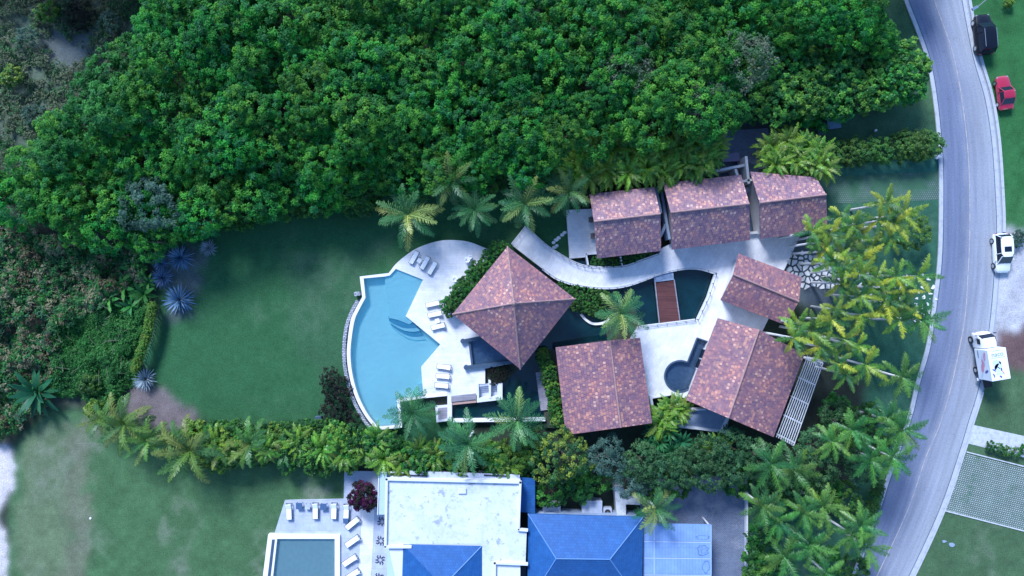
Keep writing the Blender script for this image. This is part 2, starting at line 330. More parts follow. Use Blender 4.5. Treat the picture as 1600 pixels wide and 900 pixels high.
step = .25
gx = np.arange(-72, 72.01, step); gy = np.arange(-44, 44.01, step)
GX, GY = np.meshgrid(gx, gy)
PX = GX*F/H+800; PY = 450-GY*F/H
wx = PX + (fbm(PX, PY, 40, 1)-.5)*26 + (vnoise(PX, PY, 9, 5)-.5)*8
wy = PY + (fbm(PX, PY, 40, 21)-.5)*26 + (vnoise(PX, PY, 9, 9)-.5)*8
C = np.zeros(GX.shape+(3,)); Z = np.zeros(GX.shape, int)
C[:] = (.030,.042,.030)                              # forest floor
LAWN = [(300,330),(640,300),(900,300),(900,420),(830,480),(700,700),(560,670),(500,668),(330,662),(262,640),(232,585),(240,480),(265,400)]
zones = [  # name index, polygon, colour, warp
 (0, [(-200,-200),(245,-200),(225,40),(150,150),(60,250),(-10,300),(-200,300)], (.085,.115,.085), 1),
 (0, [(60,20),(170,20),(190,70),(120,110),(60,80)], (.11,.13,.13), 1),
 (0, [(-200,320),(190,330),(250,400),(240,480),(225,600),(110,640),(-200,690)], (.055,.065,.05), 1),
 (1, [(110,470),(240,470),(215,600),(120,620)], (.035,.14,.07), 1),
 (1, LAWN, (.032,.102,.042), 0),
 (1, [(430,400),(560,380),(640,370),(560,430),(535,560),(520,620),(470,560)], (.040,.105,.050), 1),
 (0, [(210,600),(262,598),(300,632),(312,668),(230,675),(185,640)], (.15,.125,.13), 1),
 (0, [(258,410),(330,380),(300,450),(300,500),(262,500)], (.075,.10,.10), 1),
 (1, [(20,700),(75,640),(160,640),(260,700),(560,735),(600,1100),(-60,1100),(10,880)], (.060,.125,.055), 0),
 (1, [(110,660),(150,655),(145,760),(125,1100),(70,1100),(100,800)], (.125,.145,.095), 2),
 (1, [(30,700),(75,660),(105,690),(90,1100),(15,1100)], (.110,.155,.085), 1),
 (1, [(1240,250),(1480,190),(1490,330),(1470,560),(1430,640),(1330,900),(1100,1000),(1170,740),(1290,600)], (.034,.098,.062), 0),
 (0, [(1110,190),(1210,185),(1215,265),(1120,270)], (.05,.06,.07), 1),
 (1, [(1210,150),(1470,120),(1470,240),(1300,262),(1210,262)], (.045,.10,.055), 1),
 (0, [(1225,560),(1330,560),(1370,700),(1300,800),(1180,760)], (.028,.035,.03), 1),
 (0, [(1240,375),(1330,380),(1300,480),(1230,470)], (.085,.105,.13), 1),
 (1, [(1330,-200),(1600,-200),(1460,180),(1400,120),(1350,30)], (.06,.12,.06), 1),
 (1, [(1480,-200),(1900,-200),(1900,385),(1560,370),(1560,300)], (.032,.115,.036), 0),
 (0, [(1540,362),(1700,372),(1900,380),(1900,560),(1540,560)], (.40,.40,.44), 1),
 (0, [(1555,515),(1900,490),(1900,620),(1545,600)], (.135,.085,.085), 1),
 (1, [(1530,596),(1900,590),(1900,700),(1500,680)], (.050,.095,.052), 1),
 (1, [(1500,560),(1900,640),(1900,1200),(1350,1100)], (.060,.112,.056), 0),
 (2, [(-300,695),(4,700),(16,714),(10,760),(0,790),(8,850),(6,1100),(-300,1100)], (.72,.66,.68), .9),
 (0, [(1040,-40),(1090,-40),(1110,30),(1060,40)], (.16,.17,.16), 1),
 (1, [(1265,262),(1470,250),(1472,300),(1290,300)], (.042,.13,.095), 1),
]
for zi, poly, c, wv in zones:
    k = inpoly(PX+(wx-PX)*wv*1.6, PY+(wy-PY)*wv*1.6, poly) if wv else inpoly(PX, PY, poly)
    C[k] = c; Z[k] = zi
for _ in range(7):
    C[1:-1,1:-1] = (C[1:-1,1:-1]*2+C[:-2,1:-1]+C[2:,1:-1]+C[1:-1,:-2]+C[1:-1,2:])/6
# worn patches and mottling of the turf itself
n1 = fbm(PX, PY, 70, 40); n2 = fbm(PX, PY, 16, 60)
g = (Z == 1)
dry = np.clip((n1-.52)*4, 0, 1)*np.clip((n2-.35)*3, 0, 1)
dry *= np.where(PY > 690, .75, .15)
C[g] = C[g]*(1-dry[g][:,None]) + np.array((.15,.165,.13))*dry[g][:,None]
C *= np.where(PY > 655, .74+.52*n2, np.where(g & (PX > 225) & (PX < 930), .86+.28*n2, .66+.68*n2))[...,None]
C[Z == 2] = C[Z == 2]*.3 + np.array((.72,.66,.68))*.42
ny, nx = GX.shape
idx = np.arange(ny*nx).reshape(ny, nx)
quads = np.stack([idx[:-1,:-1], idx[:-1,1:], idx[1:,1:], idx[1:,:-1]], -1)
gm, nt, b = newmat('ground_turf'); L = nt.links
a = N(nt, 'ShaderNodeAttribute'); a.attribute_name = 'tint'
tc = N(nt, 'ShaderNodeTexCoord')
def nz_(sc, det=6): 
    n = N(nt, 'ShaderNodeTexNoise'); n.inputs['Scale'].default_value = sc; n.inputs['Detail'].default_value = det; n.inputs['Roughness'].default_value = .75
    L.new(tc.outputs['Object'], n.inputs['Vector']); return n
f1 = nz_(7, 10); f2 = nz_(1.6, 9)
mr = N(nt, 'ShaderNodeMapRange'); mr.inputs[1].default_value = .3; mr.inputs[2].default_value = .7; mr.inputs[3].default_value = .55; mr.inputs[4].default_value = 1.5; L.new(f1.outputs[0], mr.inputs[0])
mr2 = N(nt, 'ShaderNodeMapRange'); mr2.inputs[1].default_value = .3; mr2.inputs[2].default_value = .7; mr2.inputs[3].default_value = .82; mr2.inputs[4].default_value = 1.2; L.new(f2.outputs[0], mr2.inputs[0])
mu = N(nt, 'ShaderNodeMath', operation='MULTIPLY'); L.new(mr.outputs[0], mu.inputs[0]); L.new(mr2.outputs[0], mu.inputs[1])
sc_ = N(nt, 'ShaderNodeVectorMath', operation='SCALE'); L.new(a.outputs['Color'], sc_.inputs[0]); L.new(mu.outputs[0], sc_.inputs['Scale'])
L.new(sc_.outputs[0], b.inputs['Base Color']); b.inputs['Roughness'].default_value = .9; b.inputs['Specular IOR Level'].default_value = .15
bp = N(nt, 'ShaderNodeBump'); bp.inputs['Strength'].default_value = .5; bp.inputs['Distance'].default_value = .06; f3 = nz_(14, 4); L.new(f3.outputs[0], bp.inputs['Height']); L.new(bp.outputs[0], b.inputs['Normal'])
def array_mesh(name, verts, faces, tint, mat, domain='POINT'):
    me = bpy.data.meshes.new(name); nv = len(verts); nf = len(faces); k = faces.shape[1]
    me.vertices.add(nv); me.vertices.foreach_set('co', verts.astype(np.float32).ravel())
    me.loops.add(nf*k); me.loops.foreach_set('vertex_index', faces.astype(np.int32).ravel())
    me.polygons.add(nf); me.polygons.foreach_set('loop_start', np.arange(0, nf*k, k, dtype=np.int32))
    me.update(calc_edges=True)
    at_ = me.attributes.new('tint', 'FLOAT_COLOR', domain)
    at_.data.foreach_set('color', np.concatenate([tint, np.ones((len(tint),1))], 1).astype(np.float32).ravel())
    me.materials.append(mat); return me
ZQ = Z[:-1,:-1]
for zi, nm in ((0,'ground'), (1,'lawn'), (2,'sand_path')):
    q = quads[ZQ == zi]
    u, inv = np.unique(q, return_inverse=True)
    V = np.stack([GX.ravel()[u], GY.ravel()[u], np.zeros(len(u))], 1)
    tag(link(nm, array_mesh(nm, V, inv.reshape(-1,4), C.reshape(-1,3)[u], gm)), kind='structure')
mb = MB()
def ring(x0,y0,x1,y1,X0,Y0,X1,Y1,z):
    for a_ in (((X0,Y0),(X1,Y0),(x1,y0),(x0,y0)),((x1,y0),(X1,Y0),(X1,Y1),(x1,y1)),((x0,y1),(x1,y1),(X1,Y1),(X0,Y1)),((X0,Y0),(x0,y0),(x0,y1),(X0,Y1))):
        mb.face([(p[0],p[1],z) for p in a_])
ring(-71.9,-43.9,71.9,43.9,-3000,-3000,3000,3000,-.01)
tag(mb.build('terrain', multi_noise('far_scrub', [(0,0,0,(.05,.08,.045)), (.05,.4,.6,(.09,.10,.07)), (.8,.5,.7,(.03,.05,.03))])), kind='structure')

# ------------------------------------------------------------------ road
LK = catmull([(1370,-150),(1396,-60),(1412,0),(1430,47),(1447,97),(1458,160),(1465,233),(1467,300),(1465,400),(1457,473),(1447,540),(1430,600),(1420,643),(1403,693),(1383,750),(1367,800),(1330,900),(1290,985),(1240,1080)], 6)
RK = catmull([(1480,-150),(1502,-60),(1512,0),(1529,87),(1547,150),(1558,217),(1564,300),(1566,363),(1562,433),(1554,517),(1540,600),(1520,667),(1508,707),(1477,797),(1430,900),(1385,985),(1330,1080)], 6)
def resample(P, n):
    P = np.array(P); d = np.r_[0, np.cumsum(np.hypot(*np.diff(P, axis=0).T))]; s = np.linspace(0, d[-1], n)
    return np.stack([np.interp(s, d, P[:,0]), np.interp(s, d, P[:,1])], 1)
def strip(name, A, B, z, mat, kind='structure', n=160):
    A = resample(A, n); B = resample(B, n); mb = MB(); d = 0
    for i in range(n-1):
        a0, a1, b0, b1 = at(*A[i], 0), at(*A[i+1], 0), at(*B[i], 0), at(*B[i+1], 0)
        for p in (a0, a1, b0, b1): p.z = z
        l = (a1-a0).length
        mb.face([a0, a1, b1, b0][::-1], [(0,d),(0,d+l),(1,d+l),(1,d)][::-1]); d += l
    o = mb.build(name, mat); tag(o, kind=kind); return o
rm, nt, b = newmat('asphalt'); L = nt.links
tc = N(nt, 'ShaderNodeTexCoord'); sp = N(nt, 'ShaderNodeSeparateXYZ'); L.new(tc.outputs['UV'], sp.inputs[0])
nw = N(nt, 'ShaderNodeTexNoise'); nw.inputs['Scale'].default_value = .35; nw.inputs['Detail'].default_value = 6; L.new(tc.outputs['Object'], nw.inputs['Vector'])
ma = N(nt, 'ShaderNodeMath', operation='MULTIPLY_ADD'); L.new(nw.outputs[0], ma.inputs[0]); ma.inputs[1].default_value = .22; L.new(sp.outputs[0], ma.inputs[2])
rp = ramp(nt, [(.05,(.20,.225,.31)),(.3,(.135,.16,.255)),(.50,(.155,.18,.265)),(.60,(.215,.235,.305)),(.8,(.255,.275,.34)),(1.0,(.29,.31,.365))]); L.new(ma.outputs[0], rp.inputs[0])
nf = N(nt, 'ShaderNodeTexNoise'); nf.inputs['Scale'].default_value = 6; nf.inputs['Detail'].default_value = 8; nf.inputs['Roughness'].default_value = .8; L.new(tc.outputs['Object'], nf.inputs['Vector'])
mr = N(nt, 'ShaderNodeMapRange'); mr.inputs[1].default_value = .25; mr.inputs[2].default_value = .75; mr.inputs[3].default_value = .68; mr.inputs[4].default_value = 1.32; L.new(nf.outputs[0], mr.inputs[0])
# streaks along the wheel tracks
mp = N(nt, 'ShaderNodeMapping'); mp.inputs['Scale'].default_value = (16,.09,1); L.new(tc.outputs['UV'], mp.inputs[0])
ns = N(nt, 'ShaderNodeTexNoise'); ns.inputs['Scale'].default_value = 1; ns.inputs['Detail'].default_value = 5; L.new(mp.outputs[0], ns.inputs['Vector'])
mr2 = N(nt, 'ShaderNodeMapRange'); mr2.inputs[1].default_value = .3; mr2.inputs[2].default_value = .7; mr2.inputs[3].default_value = .86; mr2.inputs[4].default_value = 1.14; L.new(ns.outputs[0], mr2.inputs[0])
mu = N(nt, 'ShaderNodeMath', operation='MULTIPLY'); L.new(mr.outputs[0], mu.inputs[0]); L.new(mr2.outputs[0], mu.inputs[1])
nsp = N(nt, 'ShaderNodeTexNoise'); nsp.inputs['Scale'].default_value = .9; nsp.inputs['Detail'].default_value = 9; nsp.inputs['Roughness'].default_value = .8; L.new(tc.outputs['Object'], nsp.inputs['Vector'])
mr4 = N(nt, 'ShaderNodeMapRange'); mr4.inputs[1].default_value = .58; mr4.inputs[2].default_value = .72; mr4.inputs[3].default_value = 1.0; mr4.inputs[4].default_value = .62; L.new(nsp.outputs[0], mr4.inputs[0])
mu2 = N(nt, 'ShaderNodeMath', operation='MULTIPLY'); L.new(mu.outputs[0], mu2.inputs[0]); L.new(mr4.outputs[0], mu2.inputs[1]); mu = mu2
sc_ = N(nt, 'ShaderNodeVectorMath', operation='SCALE'); L.new(rp.outputs[0], sc_.inputs[0]); L.new(mu.outputs[0], sc_.inputs['Scale'])
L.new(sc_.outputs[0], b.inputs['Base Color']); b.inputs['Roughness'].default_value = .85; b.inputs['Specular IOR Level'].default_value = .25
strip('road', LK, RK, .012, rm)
Lw = np.array(resample(LK, 160)); Rw = np.array(resample(RK, 160))
def kerbwall(name, P, side, w0, w1, z0, z1, mat):
    W = [at(x, y, 0) for x, y in resample(P, 220)]
    A = offset_line(W, side*w0); B = offset_line(W, side*w1); mb = MB()
    for i in range(len(W)-1):
        a0,a1,b0,b1 = A[i],A[i+1],B[i],B[i+1]
        mb.face([(a0.x,a0.y,z1),(a1.x,a1.y,z1),(b1.x,b1.y,z1),(b0.x,b0.y,z1)])
        mb.face([(a0.x,a0.y,z0),(a1.x,a1.y,z0),(a1.x,a1.y,z1),(a0.x,a0.y,z1)]); mb.face([(b0.x,b0.y,z0),(b1.x,b1.y,z0),(b1.x,b1.y,z1),(b0.x,b0.y,z1)])
    o = mb.build(name, mat); tag(o, kind='structure'); return o
kerbwall('kerb', LK, 1, -.02, .16, 0, .14, MT['kerb'])
kerbwall('gutter', LK, 1, .17, .5, 0, .03, MT['kerb'])
kerbwall('shadow_line', LK, 1, .55, .62, 0, .018, MT['slate'])  # dark strip painted in as the shadow line beside the left gutter
RK1 = [p for p in RK if p[1] < 365]; RK2 = [p for p in RK if p[1] > 600]
kerbwall('kerb', RK1, -1, -.35, -.02, 0, .12, MT['kerb']); kerbwall('kerb', RK2, -1, -.04, .14, 0, .05, MT['kerb'])
kerbwall('gutter', RK, -1, .18, .62, 0, .028, MT['kerb']); kerbwall('shadow_line', RK, -1, .66, .72, 0, .019, MT['slate'])  # matching dark strip as painted shadow line along the right gutter
CL = catmull([(1420,-150),(1446,-60),(1460,0),(1487,77),(1502,150),(1512,233),(1515,300),(1515,370),(1512,433),(1507,500),(1487,600),(1467,667),(1447,713),(1417,800),(1370,900),(1328,985),(1280,1080)], 6)
clw = [at(x, y, 0) for x, y in resample(CL, 200)]
mb = MB(); A = offset_line(clw, .05); B = offset_line(clw, -.05)
for i in range(len(clw)-1): mb.face([(A[i].x,A[i].y,.02),(B[i].x,B[i].y,.02),(B[i+1].x,B[i+1].y,.02),(A[i+1].x,A[i+1].y,.02)])
tag(mb.build('lane_marking', multi_noise('worn_line_paint', [(0,0,0,(.44,.38,.36)), (1.5,.42,.6,(.27,.27,.34))])), kind='structure')

def sheet(name, pts, z, mat, kind='structure', rot=None, z0=None, parent=None, holes=(), bottom=False):
    w = ats(pts, z); mb = MB(); hs = [ats(h, z) for h in holes]
    if z0 is None:
        loops = [w]+hs; fl = [v for l in loops for v in l]
        for t in geometry.tessellate_polygon(loops):
            a_, b_, c_ = (fl[i] for i in t)
            if (b_-a_).cross(c_-a_).z < 0: a_, c_ = c_, a_
            mb.face([a_, b_, c_])
    else: mb.prism(w, z0, z, hs, bottom)
    if rot:
        c, s = math.cos(rot), math.sin(rot); mb.uv = [(u*c+v*s, -u*s+v*c) for u, v in mb.uv]
    o = mb.build(name, mat, parent)
    if kind: tag(o, kind=kind)
    return o
# driveways and paths
sheet('driveway', [(1282,276),(1468,268),(1468,312),(1300,318)], .016, MT['grasspave2'])
sheet('driveway', [(1510,709),(1700,757),(1700,855),(1476,797)], .018, MT['grasspave'], rot=R(-14))
mb = MB()
for (p, q) in (((1510,706),(1700,754)),((1477,798),(1700,855))):
    a_, b_ = at(*p), at(*q); d = (b_-a_); mb.box((a_+b_)/2+Vector((0,0,.03)), (d.length,.14,.12), rz=math.atan2(d.y,d.x))
tag(mb.build('driveway_edging', MT['concrete']), kind='structure')
sheet('path', [(1521,664),(1700,703),(1700,740),(1513,693)], .02, MT['concrete'])
sheet('driveway', [(1030,745),(1167,742),(1167,1000),(1000,1000),(1000,780)], .02, MT['cobble'])
w = MB(); w.box(at(1166,830,.35), (.18, 14, .7)); tag(w.build('garden_wall', MT['white']), 'low white wall along the right edge of the cobbled driveway', 'wall')
sheet('pavement', [(1125,205),(1200,200),(1210,262),(1130,268)], .03, MT['cobble'])

# ------------------------------------------------------------------ compound decks and water
ZD = 1.0
poolR = [(618,420),(661,437),(634,494),(688,538),(658,573),(660,600),(662,619)]
arc = catmull([(607,427),(618,413),(633,400),(653,387),(683,377),(707,375),(733,378),(757,387)], 5)
padj = arc + [(790,398),(835,425),(884,468),(862,505),(830,545),(805,566),(796,567),(733,574),(758,575),(759,600),(747,601),(747,626),(706,632)]
basin = [(734,534),(790,520),(815,566),(738,571)]
deck_out = arc + [(790,398),(835,425),(870,460),(845,505),(822,540),(800,568),(758,576),(758,600),(747,600),(747,617),(706,620),(706,658),(699,658),(699,618)] + poolR[::-1]
sheet('pool_deck', deck_out, ZD, MT['deck'], z0=0, holes=[basin])
# pool: one thing
POOLIN = [(601,432),(609,430)] + poolR + [(620,624),(624,664),(590,667)] + catmull([(590,667),(574,646),(560,618),(551,587),(547.5,556),(549,530),(554,500),(562,482),(571,465)], 4)[1:] + [(568,435)]
def centroid(P): return (sum(p[0] for p in P)/len(P), sum(p[1] for p in P)/len(P))
pool = empty('swimming_pool', (0,0,0), label='curved turquoise swimming pool with angular white deck edge beside the pyramid-roofed pavilion', cat='swimming pool')
sheet('pool_floor', POOLIN, .03, MT['poolfloor'], None, z0=.015, parent=pool)
shelf = [(601,432),(609,430),(618,420),(661,437),(634,494),(645,503),(640,507),(622,500),(608,497),(607,471),(603,455)]
o = sheet('tanning_shelf', shelf, .72, MT['poolshelf'], None, z0=.03, parent=pool)
for k, s_ in enumerate([8, 14, 20, 26]):
    arcp = [(634-2*k,494+1*k)] + [(608+k*1.5+i*(44+k*3)/8, 497+s_*.55+ (6+k*1.4)*math.sin(i/8*math.pi*.9) + i*(0.9+k*.35)) for i in range(9)]
    sheet('pool_step', [(607,494+k),(634,494)]+[p for p in arcp[::-1]][:-1], .70-.13*(k+1)+.02, MT['poolshelf'] if k%2 else MT['poolstep'], None, z0=.03, parent=pool)
sheet('pool_step', [(606.5,472),(619.5,471),(619.5,474),(607,475)], .66, MT['poolstep'], None, z0=.05, parent=pool)
sheet('pool_step', [(653,600),(661,598),(662,619),(640,622),(640,617),(654,614)], .55, MT['poolshelf'], None, z0=.03, parent=pool)
sheet('water', POOLIN, .93, MT['water'], None, parent=pool)
inner = [(601,432),(568,435),(571,465),(562,482),(554,500),(549,530),(547.5,556),(551,587),(560,618),(574,646),(590,667)]
innerW = catmull(inner[2:], 5); innerW = inner[:2]+innerW
outer = [(600,427.5),(562,432),(566,464)]+catmull([(566,464),(556,482),(548,500),(543.5,530),(542,557),(546,588),(555,620),(570,649),(588,672)],5)[1:]
cop = [(609,430),(618,420),(607,427)] 
sheet('coping', [(619,419.5),(609,430.3)]+innerW+[(624,664),(620,624),(662,619),(663,617),(699,613),(699,618.5),(664,622),(625,628),(628,668),(588,672)]+outer[::-1]+[(608,426.5)], ZD+.03, MT['coping'], None, z0=0, parent=pool)
def curved_wall(name, mid, zb, zt, w, mat, parent=None):
    W = [at(x, y, zt) for x, y in catmull(mid, 5)]; A = offset_line(W, w/2); B = offset_line(W, -w/2)
    mb = MB(); mb.prism([(p.x,p.y) for p in A]+[(p.x,p.y) for p in B[::-1]], zb, zt); return mb.build(name, mat, parent)
sw = curved_wall('stone_wall', [(558,470),(548,490),(540,515),(537,553),(541,587),(551,622),(566,652),(583,675)], 0, .75, .38, MT['stone'])
tag(sw, 'curved grey stone retaining wall outside the infinity edge of the pool', 'wall')
trough = sheet('pool_trough', [(566,464),(556,482),(548,500),(543.5,530),(542,557),(546,588),(555,620),(570,649),(588,672),(583,675),(566,652),(551,622),(541,587),(537,553),(540,515),(548,490),(558,470)], .25, MT['slate'], None, parent=pool)
mb = MB(); mb.box(at(559,459,.5), (.7,.5,1.0), rz=.2); tag(mb.build('stone_block', MT['stone'], bevel=.08), 'pale stone block at the upper end of the curved retaining wall', 'stone')

# pond
sheet('pond_water', [(838,405),(1119,415),(1119,515),(1003,532),(885,560),(868,665),(700,662),(700,600),(745,560),(800,560)], .34, MT['pond'], z0=.02)
# main walkway
jc = [(1063+23.5*math.cos(t), 588-23.5*math.sin(t)) for t in np.linspace(math.radians(65), math.radians(385), 22)]
jac = [(1075,566),(1089,528),(1108,534),(1090,575)]
jacuzzi_out = [(1073,567),(1089,528),(1112,536),(1097,566),(1085,592)] + [(1063+23.5*math.cos(t), 588+23.5*math.sin(t)) for t in np.linspace(.15, 5.15, 20)]
walk = catmull([(823,355),(850,380),(872,395),(897,409),(923,416),(972,416),(1000,407),(1030,396)], 4) + [(1034,388),(1050,380),(1170,362),(1188,362),(1250,352),(1250,363),(1222,423),(1215,470),(1190,520),(1180,560),(1140,600),(1100,628),(1046,617),(1016,623),(985,640),(975,560),(985,530),(997,510),(1090,500),(1106,465),(1118,427)] + catmull([(1118,427),(1093,420),(1067,420),(1033,427),(1007,437),(980,446),(950,450),(910,447),(873,437),(848,420)], 4)[1:] + [(800,383)]
sheet('walkway', walk, ZD, MT['deck'], rot=R(62), z0=0, holes=[jacuzzi_out])
jz = empty('spa_pool', (0,0,0), label='round and rectangular slate spa pool set in the pale deck beside the twin-slope roof', cat='spa pool')
sheet('basin_floor', jacuzzi_out, .45, MT['basin'], None, z0=.3, parent=jz); sheet('water', jacuzzi_out, .86, MT['basinwater'], None, parent=jz)
cw = [(1063+24*math.cos(t), 588+24*math.sin(t)) for t in np.linspace(.5, 5.15, 26)]
W = ats(cw, ZD+.06); A_ = offset_line(W, .12); B_ = offset_line(W, -.08); mb = MB(); mb.prism([(p.x,p.y) for p in A_]+[(p.x,p.y) for p in B_[::-1]], .3, ZD+.06); mb.build('rim', MT['slate'], jz)
a_, b_ = at(1074,566,1.06), at(1089,528,1.06); d = b_-a_; mb = MB(); mb.box((a_+b_)/2, (d.length,.14,.3), rz=math.atan2(d.y,d.x)); a_, b_ = at(1089,528,1.06), at(1110,535,1.06); d = b_-a_; mb.box((a_+b_)/2, (d.length,.14,.28), rz=math.atan2(d.y,d.x)); mb.build('rim', MT['slate'], jz)
# plunge basin beside the pavilion
bz = empty('plunge_basin', (0,0,0), label='blue slate plunge basin with round-ended side walls at the lower left of the pavilion', cat='plunge pool')
sheet('basin_floor', basin, .6, MT['basin'], None, z0=.05, parent=bz); sheet('water', basin, .92, MT['basinwater'], None, parent=bz)
for (p, q) in (((723,533),(790,520)),((728,574),(815,564))):
    a_, b_ = at(*p, 1.45), at(*q, 1.45); d = b_-a_; mb = MB(); mb.box(((a_+b_)/2)-Vector((0,0,.3)), (d.length,.36,.65), rz=math.atan2(d.y,d.x)); mb.cyl(a_, .28, .6, 1.5, 16); mb.build('side_wall', MT['slate'], bz)
a_, b_ = at(733.5,535,1.2), at(738,572,1.2); d = b_-a_; mb = MB(); mb.box((a_+b_)/2-Vector((0,0,.1)), (d.length,.25,.25), rz=math.atan2(d.y,d.x)); mb.build('end_wall', MT['slate'], bz)

def railing(name, pts, z, label, h=.55, n=None, side=0):
    W = [at(x, y, z) for x, y in pts]; P = np.array([(p.x, p.y) for p in W]); d = np.r_[0, np.cumsum(np.hypot(*np.diff(P, axis=0).T))]
    t = empty(name, (P[0][0], P[0][1], z), label=label, cat='railing')
    o = Vector((P[0][0], P[0][1], z)); n = n or max(2, int(d[-1]/.85))
    for s_ in np.linspace(0, d[-1], n):
        q = Vector((np.interp(s_, d, P[:,0]), np.interp(s_, d, P[:,1]), z))-o
        mb = MB(); mb.box(q+Vector((0,0,h/2)), (.07,.07,h)); mb.build('post', MT['rail'], t)
    mb = MB(); mb.tube([Vector((p[0],p[1],z+h))-o for p in P], .03, 6); mb.build('rail', MT['rail'], t)
    A_ = offset_line([Vector((p[0],p[1])) for p in P], .14); B_ = offset_line([Vector((p[0],p[1])) for p in P], -.14)
    mb = MB(); mb.prism([(p.x-o.x,p.y-o.y) for p in A_]+[(p.x-o.x,p.y-o.y) for p in B_[::-1]], -.3, .06); mb.build('kerb_edge', MT['white'], t)
    return t
railing('railing', catmull([(823,356),(850,381),(872,396),(897,410),(923,417),(972,417),(1000,408),(1028,398)], 4), ZD, 'curved low railing along the upper edge of the winding walkway')
railing('railing', catmull([(848,420),(873,437),(910,447),(950,450),(980,446),(1007,437),(1033,427),(1067,420),(1093,420),(1118,427)], 4), ZD, 'curved low railing along the walkway edge above the pond')
railing('railing', [(1118,428),(1106,465),(1090,499)], ZD, 'short straight railing at the right end of the pond')
railing('railing', [(1086,500),(997,511)], ZD, 'low railing along the bottom edge of the pond beside the footbridge', h=.3)
railing('railing', [(822,354),(800,382)], ZD, 'short railing across the upper left end of the walkway')
railing('railing', [(1250,363),(1222,423)], ZD, 'straight double edge railing at the right end of the walkway above the crazy paving')
# footbridge
fb = empty('footbridge', at(1042,470,.8), label='brown timber footbridge crossing the dark pond', cat='bridge')
o0 = fb.location
def local(pts, z, o): return [(at(x,y,z)-o) for x,y in pts]
P = local([(1023,441),(1053,437),(1062,501),(1030,505)], .8, o0); mb = MB(); mb.prism([(p.x,p.y) for p in P], -.15, 0)
mb.build('deck_boards', MT['wood'], fb)
for (p, q) in (((1023,440),(1030,505)),((1053,437),(1062,501))):
    a_, b_ = at(*p,.85)-o0, at(*q,.85)-o0; d = b_-a_; mb = MB(); mb.box((a_+b_)/2+Vector((0,0,.03)), (d.length,.1,.3), rz=math.atan2(d.y,d.x)); mb.build('edge_beam', MT['greywood'], fb)
sheet('bridge_landing', [(1022,428),(1052,425),(1053,437),(1023,441)], .9, MT['bluewash'], z0=.2)
# islands, planting beds
sheet('planting_bed', [(850,424),(873,439),(910,449),(948,453),(958,470),(940,500),(912,488),(893,470),(868,450)], .5, MT['soil'], z0=.1)
cr = curved_wall('curb', [(908,491),(916,500),(928,506),(945,504),(952,497)], .2, .62, .28, MT['coping']); tag(cr, 'curved pale stone curb around the pond island with the palm', 'kerb')
sheet('planting_bed', [(948,470),(990,478),(1003,510),(1003,532),(950,535),(945,505)], .48, MT['soil'], z0=.1)
sheet('planting_bed', [(759,576),(800,566),(812,576),(790,595),(784,600),(760,600)], .45, MT['soil'], z0=.1)
sheet('planting_bed', [(840,548),(872,546),(884,640),(884,670),(850,668),(850,600)], .5, MT['soil'], z0=.1)
sheet('side_deck', [(837,582),(850,580),(858,640),(845,642)], .7, MT['greywood'], z0=.1, rot=R(5))
# stair box and slatted benches
st = empty('garden_stair', at(765,612,0), label='sunken stair with a centre wall set in the white deck corner above the pond', cat='stairs'); o0 = Vector(st.location)
for k in range(5):
    z = .95-.14*k; P = local([(748,601+k*3),(783-(.5*k),598+k*3),(783,601.5+k*3+(10 if k==4 else 0)),(748,604.5+k*3+(10 if k==4 else 0))], 1.0, o0); mb = MB(); mb.prism([(p.x,p.y) for p in P], 0.02, z); mb.build('step', MT['palebl'], st)
P = local([(763,594),(767,594),(767,623),(764,623)], 1.4, o0); mb = MB(); mb.prism([(p.x,p.y) for p in P], .05, 1.15); mb.build('centre_wall', MT['white'], st)
P = local([(745,599),(748,599),(748.5,622),(777,619),(777,600),(785,598),(785,624.5),(745,629)], 1.1, o0); mb = MB(); mb.prism([(p.x,p.y) for p in P], .0, 1.1); mb.build('stair_wall', MT['white'], st)
bn = empty('garden_bench', at(725,622,0), label='long slatted bench platform at the lower edge of the pool deck', cat='bench'); o0 = Vector(bn.location)
P = local([(705,619),(744,614.5),(744,624),(705,628)], 1.02, o0); mb = MB(); mb.prism([(p.x,p.y) for p in P], .8, 1.03); mb.build('seat', MT['greywood'], bn)
P = local([(705,628),(744,624),(744,629),(705,633)], .9, o0); mb = MB(); mb.prism([(p.x,p.y) for p in P], 0, .9); mb.build('front_panel', flat('tan_wood', (.42,.27,.24), .7), bn)
gr = empty('drain_grate', at(692,647,0), label='square white frame with grey slatted grate beside the deck wall', cat='grate'); o0 = Vector(gr.location)
P = local([(680,635),(704,633),(705,657),(682,660)], .7, o0); mb = MB(); mb.prism([(p.x,p.y) for p in P], 0, .7); mb.build('frame', MT['white'], gr)
P = local([(684,638),(700,636),(701,653),(685,656)], .72, o0); mb = MB(); mb.prism([(p.x,p.y) for p in P], .6, .72); mb.build('slats', MT['greywood'], gr)
sheet('garden_step', [(665,622),(699,618),(699,640),(668,645)], .04, MT['soil'])
sheet('boundary_wall', [(708,655),(852,653),(852,658),(708,660)], .9, MT['coping'], z0=0, kind=None)
tag(bpy.data.objects['boundary_wall'], 'low pale wall along the south side of the lower pond channel', 'wall')
